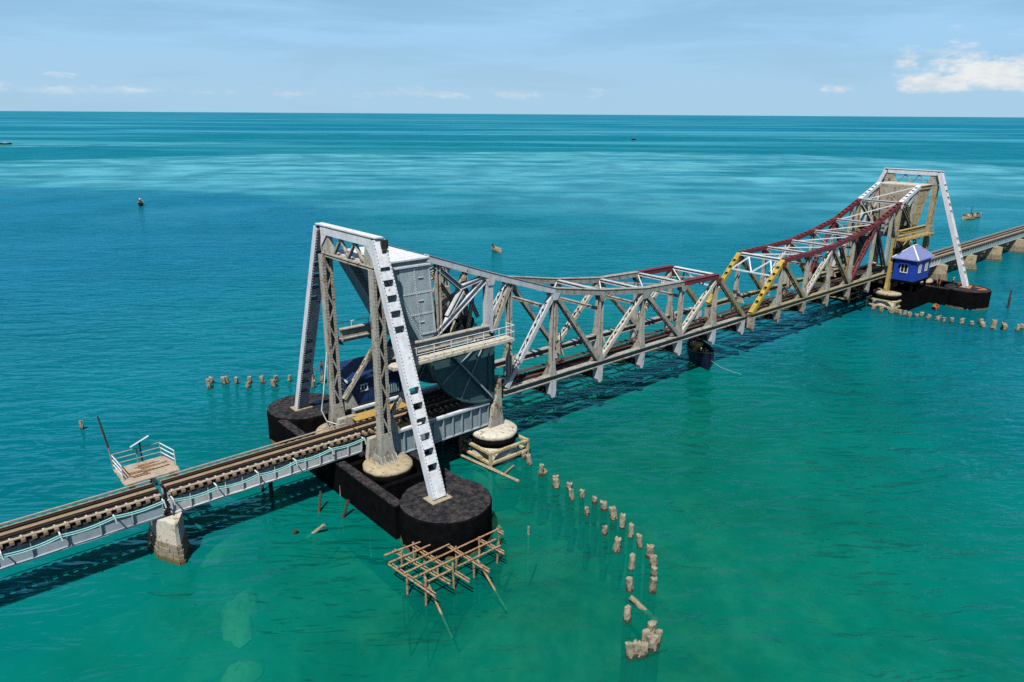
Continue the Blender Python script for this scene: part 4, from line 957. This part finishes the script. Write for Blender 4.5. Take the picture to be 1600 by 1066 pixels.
# ================================================================= boats
def boat(name, c, L, B, H, head, label, m='hull_tan', inner='hull_dark', group=None, sheer=.25, rail='hull_tan'):
    o = thing(name, (c[0], c[1], 0), label, 'boat', group); ch, sh = math.cos(R(head)), math.sin(R(head))
    def loft(sc_, zo, open_=True):
        mb = MB(); K = 13; prof = [(-1, 1), (-.93, .55), (-.62, .1), (0, 0), (.62, .1), (.93, .55), (1, 1)]; n = len(prof)
        for i in range(K):
            f = i/(K-1); u = 2*f-1; bw = B/2*sc_*max(.06, (1-abs(u)**2.6))*(1 if u < 0 else (1-u*.12)); hh = H*(1+sheer*u*u*1.6); kz = -.28*H+H*.3*abs(u)**4
            for a, b in prof:
                lx, ly = u*L/2*(sc_ if abs(u) == 1 else 1), a*bw; mb.v.append(Vector((c[0]+lx*ch-ly*sh, c[1]+lx*sh+ly*ch, kz+zo+b*(hh-kz-zo))))
        for i in range(K-1):
            for j in range(n-1): mb.f.append((i*n+j, i*n+j+1, (i+1)*n+j+1, (i+1)*n+j))
        return mb, K, n
    a, K, n = loft(1, 0); b, _, _ = loft(.88, .12*H); m0 = len(a.v); a.v += b.v; a.f += [tuple(m0+i for i in f)[::-1] for f in b.f]
    for i in range(K-1):
        a.f.append((i*n, (i+1)*n, m0+(i+1)*n, m0+i*n)); a.f.append((i*n+n-1, m0+i*n+n-1, m0+(i+1)*n+n-1, (i+1)*n+n-1))
    me = a.mesh(name, ORG[o]); me.materials.append(MATS[m]); link(bpy.data.objects.new('hull', me), o)
    for side in (0, n-1):
        MB().path([a.v[i*n+side]+Vector((0, 0, .02)) for i in range(K)], .05).build('gunwale', rail, o)
    for f in (-.45, .05, .5):
        lx = f*L/2; w_ = B*.42*(1-abs(f)**2.6); p = Vector((c[0]+lx*ch, c[1]+lx*sh, H*.62)); s_ = Vector((-sh, ch, 0))*w_
        MB().beam(p-s_, p+s_, .26, .05).build('thwart', inner, o)
    return o

# ================================================================= people: one skinned body each, coloured by garment
def person(loc, head, label, pose='stand', shirt='skin', shorts='cloth_blue', h=1.62, arm=None, group=None):
    k = h/1.7
    P_ = {'pel': (0, 0, .92), 'sp': (0, 0, 1.15), 'ch': (0, .01, 1.36), 'nk': (0, .0, 1.47), 'hd': (0, .02, 1.56), 'tp': (0, .02, 1.68)}
    J = dict(P_)
    for s_, t_ in ((-1, 'l'), (1, 'r')):
        J['hip'+t_] = (s_*.10, 0, .88); J['kn'+t_] = (s_*.12, .03, .48); J['an'+t_] = (s_*.12, -.01, .07); J['to'+t_] = (s_*.14, .14, .03)
        J['sh'+t_] = (s_*.19, 0, 1.39); J['el'+t_] = (s_*.26, -.02, 1.12); J['wr'+t_] = (s_*.26, .08, .88); J['ha'+t_] = (s_*.25, .13, .79)
    if arm == 'reach': J['elr'] = (.45, .06, 1.33); J['wrr'] = (.70, .10, 1.30); J['har'] = (.80, .11, 1.29)
    if arm == 'fold':
        for s_, t_ in ((-1, 'l'), (1, 'r')): J['el'+t_] = (s_*.27, .10, 1.16); J['wr'+t_] = (s_*.02, .22, 1.24); J['ha'+t_] = (-s_*.08, .22, 1.26)
    if arm == 'bend':
        for n_ in ('sp', 'ch', 'nk', 'hd', 'tp', 'shl', 'shr', 'ell', 'elr', 'wrl', 'wrr', 'hal', 'har'):
            x_, y_, z_ = J[n_]; dz = z_-.92; J[n_] = (x_, y_+dz*.75, .92+dz*.66)
        for t_, s_ in (('l', -1), ('r', 1)): J['el'+t_] = (s_*.22, .42, .92); J['wr'+t_] = (s_*.15, .5, .7); J['ha'+t_] = (s_*.14, .53, .62)
    if pose == 'sit':
        for n_ in list(J):
            x_, y_, z_ = J[n_]
            if n_[:2] in ('kn',): J[n_] = (x_*1.2, .42, .92)
            elif n_[:2] == 'an': J[n_] = (x_*1.2, .46, .52)
            elif n_[:2] == 'to': J[n_] = (x_*1.2, .60, .48)
        J = {n_: (v[0], v[1], v[2]-.46) for n_, v in J.items()}
    Rd = {'pel': .145, 'sp': .125, 'ch': .15, 'nk': .058, 'hd': .095, 'tp': .07, 'hip': .095, 'kn': .062, 'an': .045, 'to': .04, 'sh': .065, 'el': .046, 'wr': .034, 'ha': .04}
    E_ = [('pel', 'sp'), ('sp', 'ch'), ('ch', 'nk'), ('nk', 'hd'), ('hd', 'tp')]
    for t_ in 'lr': E_ += [('pel', 'hip'+t_), ('hip'+t_, 'kn'+t_), ('kn'+t_, 'an'+t_), ('an'+t_, 'to'+t_), ('ch', 'sh'+t_), ('sh'+t_, 'el'+t_), ('el'+t_, 'wr'+t_), ('wr'+t_, 'ha'+t_)]
    names = list(J); idx = {n_: i for i, n_ in enumerate(names)}
    me = bpy.data.meshes.new('person'); me.from_pydata([tuple(c_*k for c_ in J[n_]) for n_ in names], [(idx[a], idx[b]) for a, b in E_], [])
    o = bpy.data.objects.new('person', me); COL.objects.link(o)
    md = o.modifiers.new('skin', 'SKIN'); md.use_smooth_shade = True; sk = me.skin_vertices[0].data
    for n_, i in idx.items():
        r_ = Rd[n_ if n_ in Rd else n_[:-1]]*k; sk[i].radius = (r_, r_*.85)
        sk[i].use_root = n_ == 'pel'
    o.modifiers.new('sub', 'SUBSURF').levels = 2
    dg = bpy.context.evaluated_depsgraph_get(); nm = bpy.data.meshes.new_from_object(o.evaluated_get(dg)); o.modifiers.clear(); o.data = nm
    for m in ('skin', shirt, shorts, 'hair'): nm.materials.append(MATS[m])
    hd = Vector(J['hd'])*k; pel = Vector(J['pel'])*k; ch = Vector(J['ch'])*k
    for f in nm.polygons:
        c_ = f.center; i = 0
        if (c_-hd).length < .2*k and (c_.z > hd.z+.035*k or (c_.y < hd.y-.03*k and c_.z > hd.z-.06*k)): i = 3
        elif c_.z > pel.z+.10*k and abs(c_.x) < .21*k and (c_-(pel.lerp(ch, .6))).length < .34*k and c_.z < Vector(J['nk']).z*k-.01: i = 1
        elif abs(c_.x) < .23*k and c_.z < pel.z+.11*k and c_.z > (Vector(J['knl']).z*k+(.08 if pose == 'stand' else -.1)): i = 2
        f.material_index = i; f.use_smooth = True
    o.location = loc; o.rotation_euler = (0, 0, R(head)); ORG[o] = Vector(loc)
    return props(o, label, 'person', group)

person((-10.82, 19.22, .74), -50, 'person in red top on a pile beyond the near tower, arm stretched out', shirt='cloth_red', shorts='cloth_dark', arm='reach')
person((-9.53, 19.71, .80), 150, 'person in blue shorts standing on a pile beyond the near tower', shorts='cloth_blue', arm='fold')
person((72.4, -6.9, 2.42), 100, 'worker in orange bending over on the far foundation', shirt='cloth_orange', shorts='cloth_orange', arm='bend')
person((73.6, -8.3, 2.5), 40, 'worker in pale shirt standing beside the far splayed leg', shirt='cloth_white', shorts='cloth_dark')
person((72.9, -9.3, 2.5), -30, 'worker in dark clothes crouched low at the edge of the far caisson', pose='sit', shirt='cloth_red', shorts='cloth_dark')

boat('fishing_boat', (17.25, 183.56), 5.2, 1.5, .8, 250, 'tiny fishing boat end-on with one person, far left on the open sea', 'hull_dark')
person((17.2, 183.5, .55), -20, 'person in white standing in the small boat far left', shirt='cloth_white', shorts='cloth_dark', h=1.75)
boat('fishing_boat', (49.74, 64.09), 3.5, 1.2, .6, 84, 'small tan rowing boat with one person behind the near tower', 'hull_tan', 'hull_tan')
person((49.6, 65.1, .2), -60, 'person in dark clothes sitting in the stern of the small tan rowing boat', pose='sit', shirt='cloth_dark', shorts='cloth_dark', h=1.9)
boat('fishing_boat', (572.7, 468), 9, 2.6, 1.3, 10, 'distant dark boat near the horizon right of centre', 'hull_dark', 'hull_dark')
person((572, 468, .8), 0, 'person standing in the distant dark boat near the horizon', shirt='cloth_dark', shorts='cloth_dark', h=2.2)
boat('fishing_boat', (46, 664), 8, 2.2, 1.1, 0, 'distant dark boat cut by the left edge of the photo', 'hull_dark', 'cloth_white')
MB().box((44.5, 663.5, .6), (46.5, 664.5, 1.7)).build('cabin', 'cloth_white', [o for o in COL.objects if o.get('label', '').startswith('distant dark boat cut')][0])
b1 = boat('work_boat', (174.3, 22.0), 5.2, 1.9, .75, -18, 'tan workboat crowded with people, nearer of the pair by the right edge', 'hull_tan', 'hull_dark')
b2 = boat('work_boat', (178.9, 22.3), 5.6, 2.0, .85, -18, 'tan workboat, farther of the pair by the right edge', 'hull_tan', 'hull_dark')
rng = random.Random(5)
cl = ['cloth_dark', 'cloth_red', 'cloth_white', 'cloth_dark', 'cloth_orange']
for bi, (cx, cy, n) in enumerate(((174.3, 22.0, 5), (178.9, 22.3, 5))):
    for i in range(n):
        f = -1.8+i*.9; a_ = R(-18)
        person((cx+f*math.cos(a_), cy+f*math.sin(a_)+rng.uniform(-.3, .3), .3), rng.uniform(0, 360), '%s person from the left sitting in the %s tan workboat' % (ORD[i], ('nearer', 'farther')[bi]), pose='sit', shirt=cl[(i+bi*2) % 5], shorts='cloth_dark', h=1.7)
MB().tube((177.4, 22.6, .3), (177.6, 22.6, 3.0), .08, n=6).build('mast', 'hull_dark', b2)
kb = boat('moored_boat', (25.0, -.2), 6.4, 2.6, 1.35, 232, 'dark blue wooden boat moored under the middle of the bridge', 'hull_blue', 'hull_dark', rail='hull_green')
MB().box((25.6, .6, .9), (26.6, 1.6, 1.5)).build('crate', 'catch_yellow', kb)
for i in range(14):
    a_ = random.uniform(-2.2, 2.2); q = random.uniform(-.7, .7); x_, y_ = 25+a_*math.cos(R(232))-q*math.sin(R(232)), -.2+a_*math.sin(R(232))+q*math.cos(R(232)); h_ = random.uniform(.15, .4)
    MB().beam((x_, y_, .7), (x_+random.uniform(-.1, .1), y_+random.uniform(-.1, .1), .95+h_), .3, .35, (1, .3, 0)).build('bundle', random.choice(['cloth_white', 'catch_yellow', 'hull_dark', 'cloth_dark', 'grey_timber']), kb)
for i, (dx, dy, hh, sh, ho) in enumerate(((-.6, -.6, 1.62, 'cloth_dark', 'cloth_dark'), (.3, .1, 1.6, 'cloth_white', 'cloth_dark'), (1.2, 1.4, 1.6, 'catch_yellow', 'cloth_dark'))):
    person((25+dx, -.2+dy, .5), 200+i*50, ['person in dark clothes near the bow of the moored blue boat', 'person in white shirt amidships in the moored blue boat', 'person in yellow at the stern of the moored blue boat'][i], pose='sit', shirt=sh, shorts=ho, h=hh)
ro_ = MB().path([(23.5, -2.5, 1.0), (23.9, -3.6, .4), (24.3, -4.8, .12), (24.6, -5.6, .02)], .009).build('mooring_rope', 'rope_white'); props(ro_, 'white mooring rope running from the blue boat into the water', 'rope')
fl = boat('float_raft', (68.9, -8.2), 2.2, .7, .35, 20, 'small orange float lying on the water by the far foundation', 'orange_paint', 'orange_paint', rail='orange_paint')
# odds and ends on the caissons
o = MB().lathe((-14.9, 9.6, 2.5), [(.32, 0), (.36, .12), (.2, .26), (.05, .3)], 9, .3, random.Random(2)).build('tarpaulin_bundle', 'tarp_blue'); props(o, 'small light blue tarpaulin bundle on the sea side near caisson', 'bundle')
for i, (x, y, l, a_, lab) in enumerate(((75.9, -10.4, 2.2, 10, 'orange plank lying beside the foot of the far splayed leg'), (76.3, -11.6, 1.6, 70, 'orange plank lying near the rim of the far caisson'), (75.4, -12.1, 1.3, -30, 'short orange board at the front of the far caisson top'))):
    d = Vector((math.cos(R(a_)), math.sin(R(a_)), 0))*l/2; p = Vector((x-.9, y+.3, 2.56)); o = MB().beam(p-d, p+d, .3, .08).build('board', 'orange_paint'); props(o, lab, 'board')
cable = MB().path([(-16.9, 3.2, 9.0), (-17.3, 3.3, 6.2), (-17.6, 3.3, 4.6), (-17.3, 3.2, 3.7), (-16.7, 2.9, 3.4), (-16.4, 2.4, 3.5)], .045).build('looped_cable', 'rope_white'); props(cable, 'white cable looping down the sea side column of the near tower', 'cable')
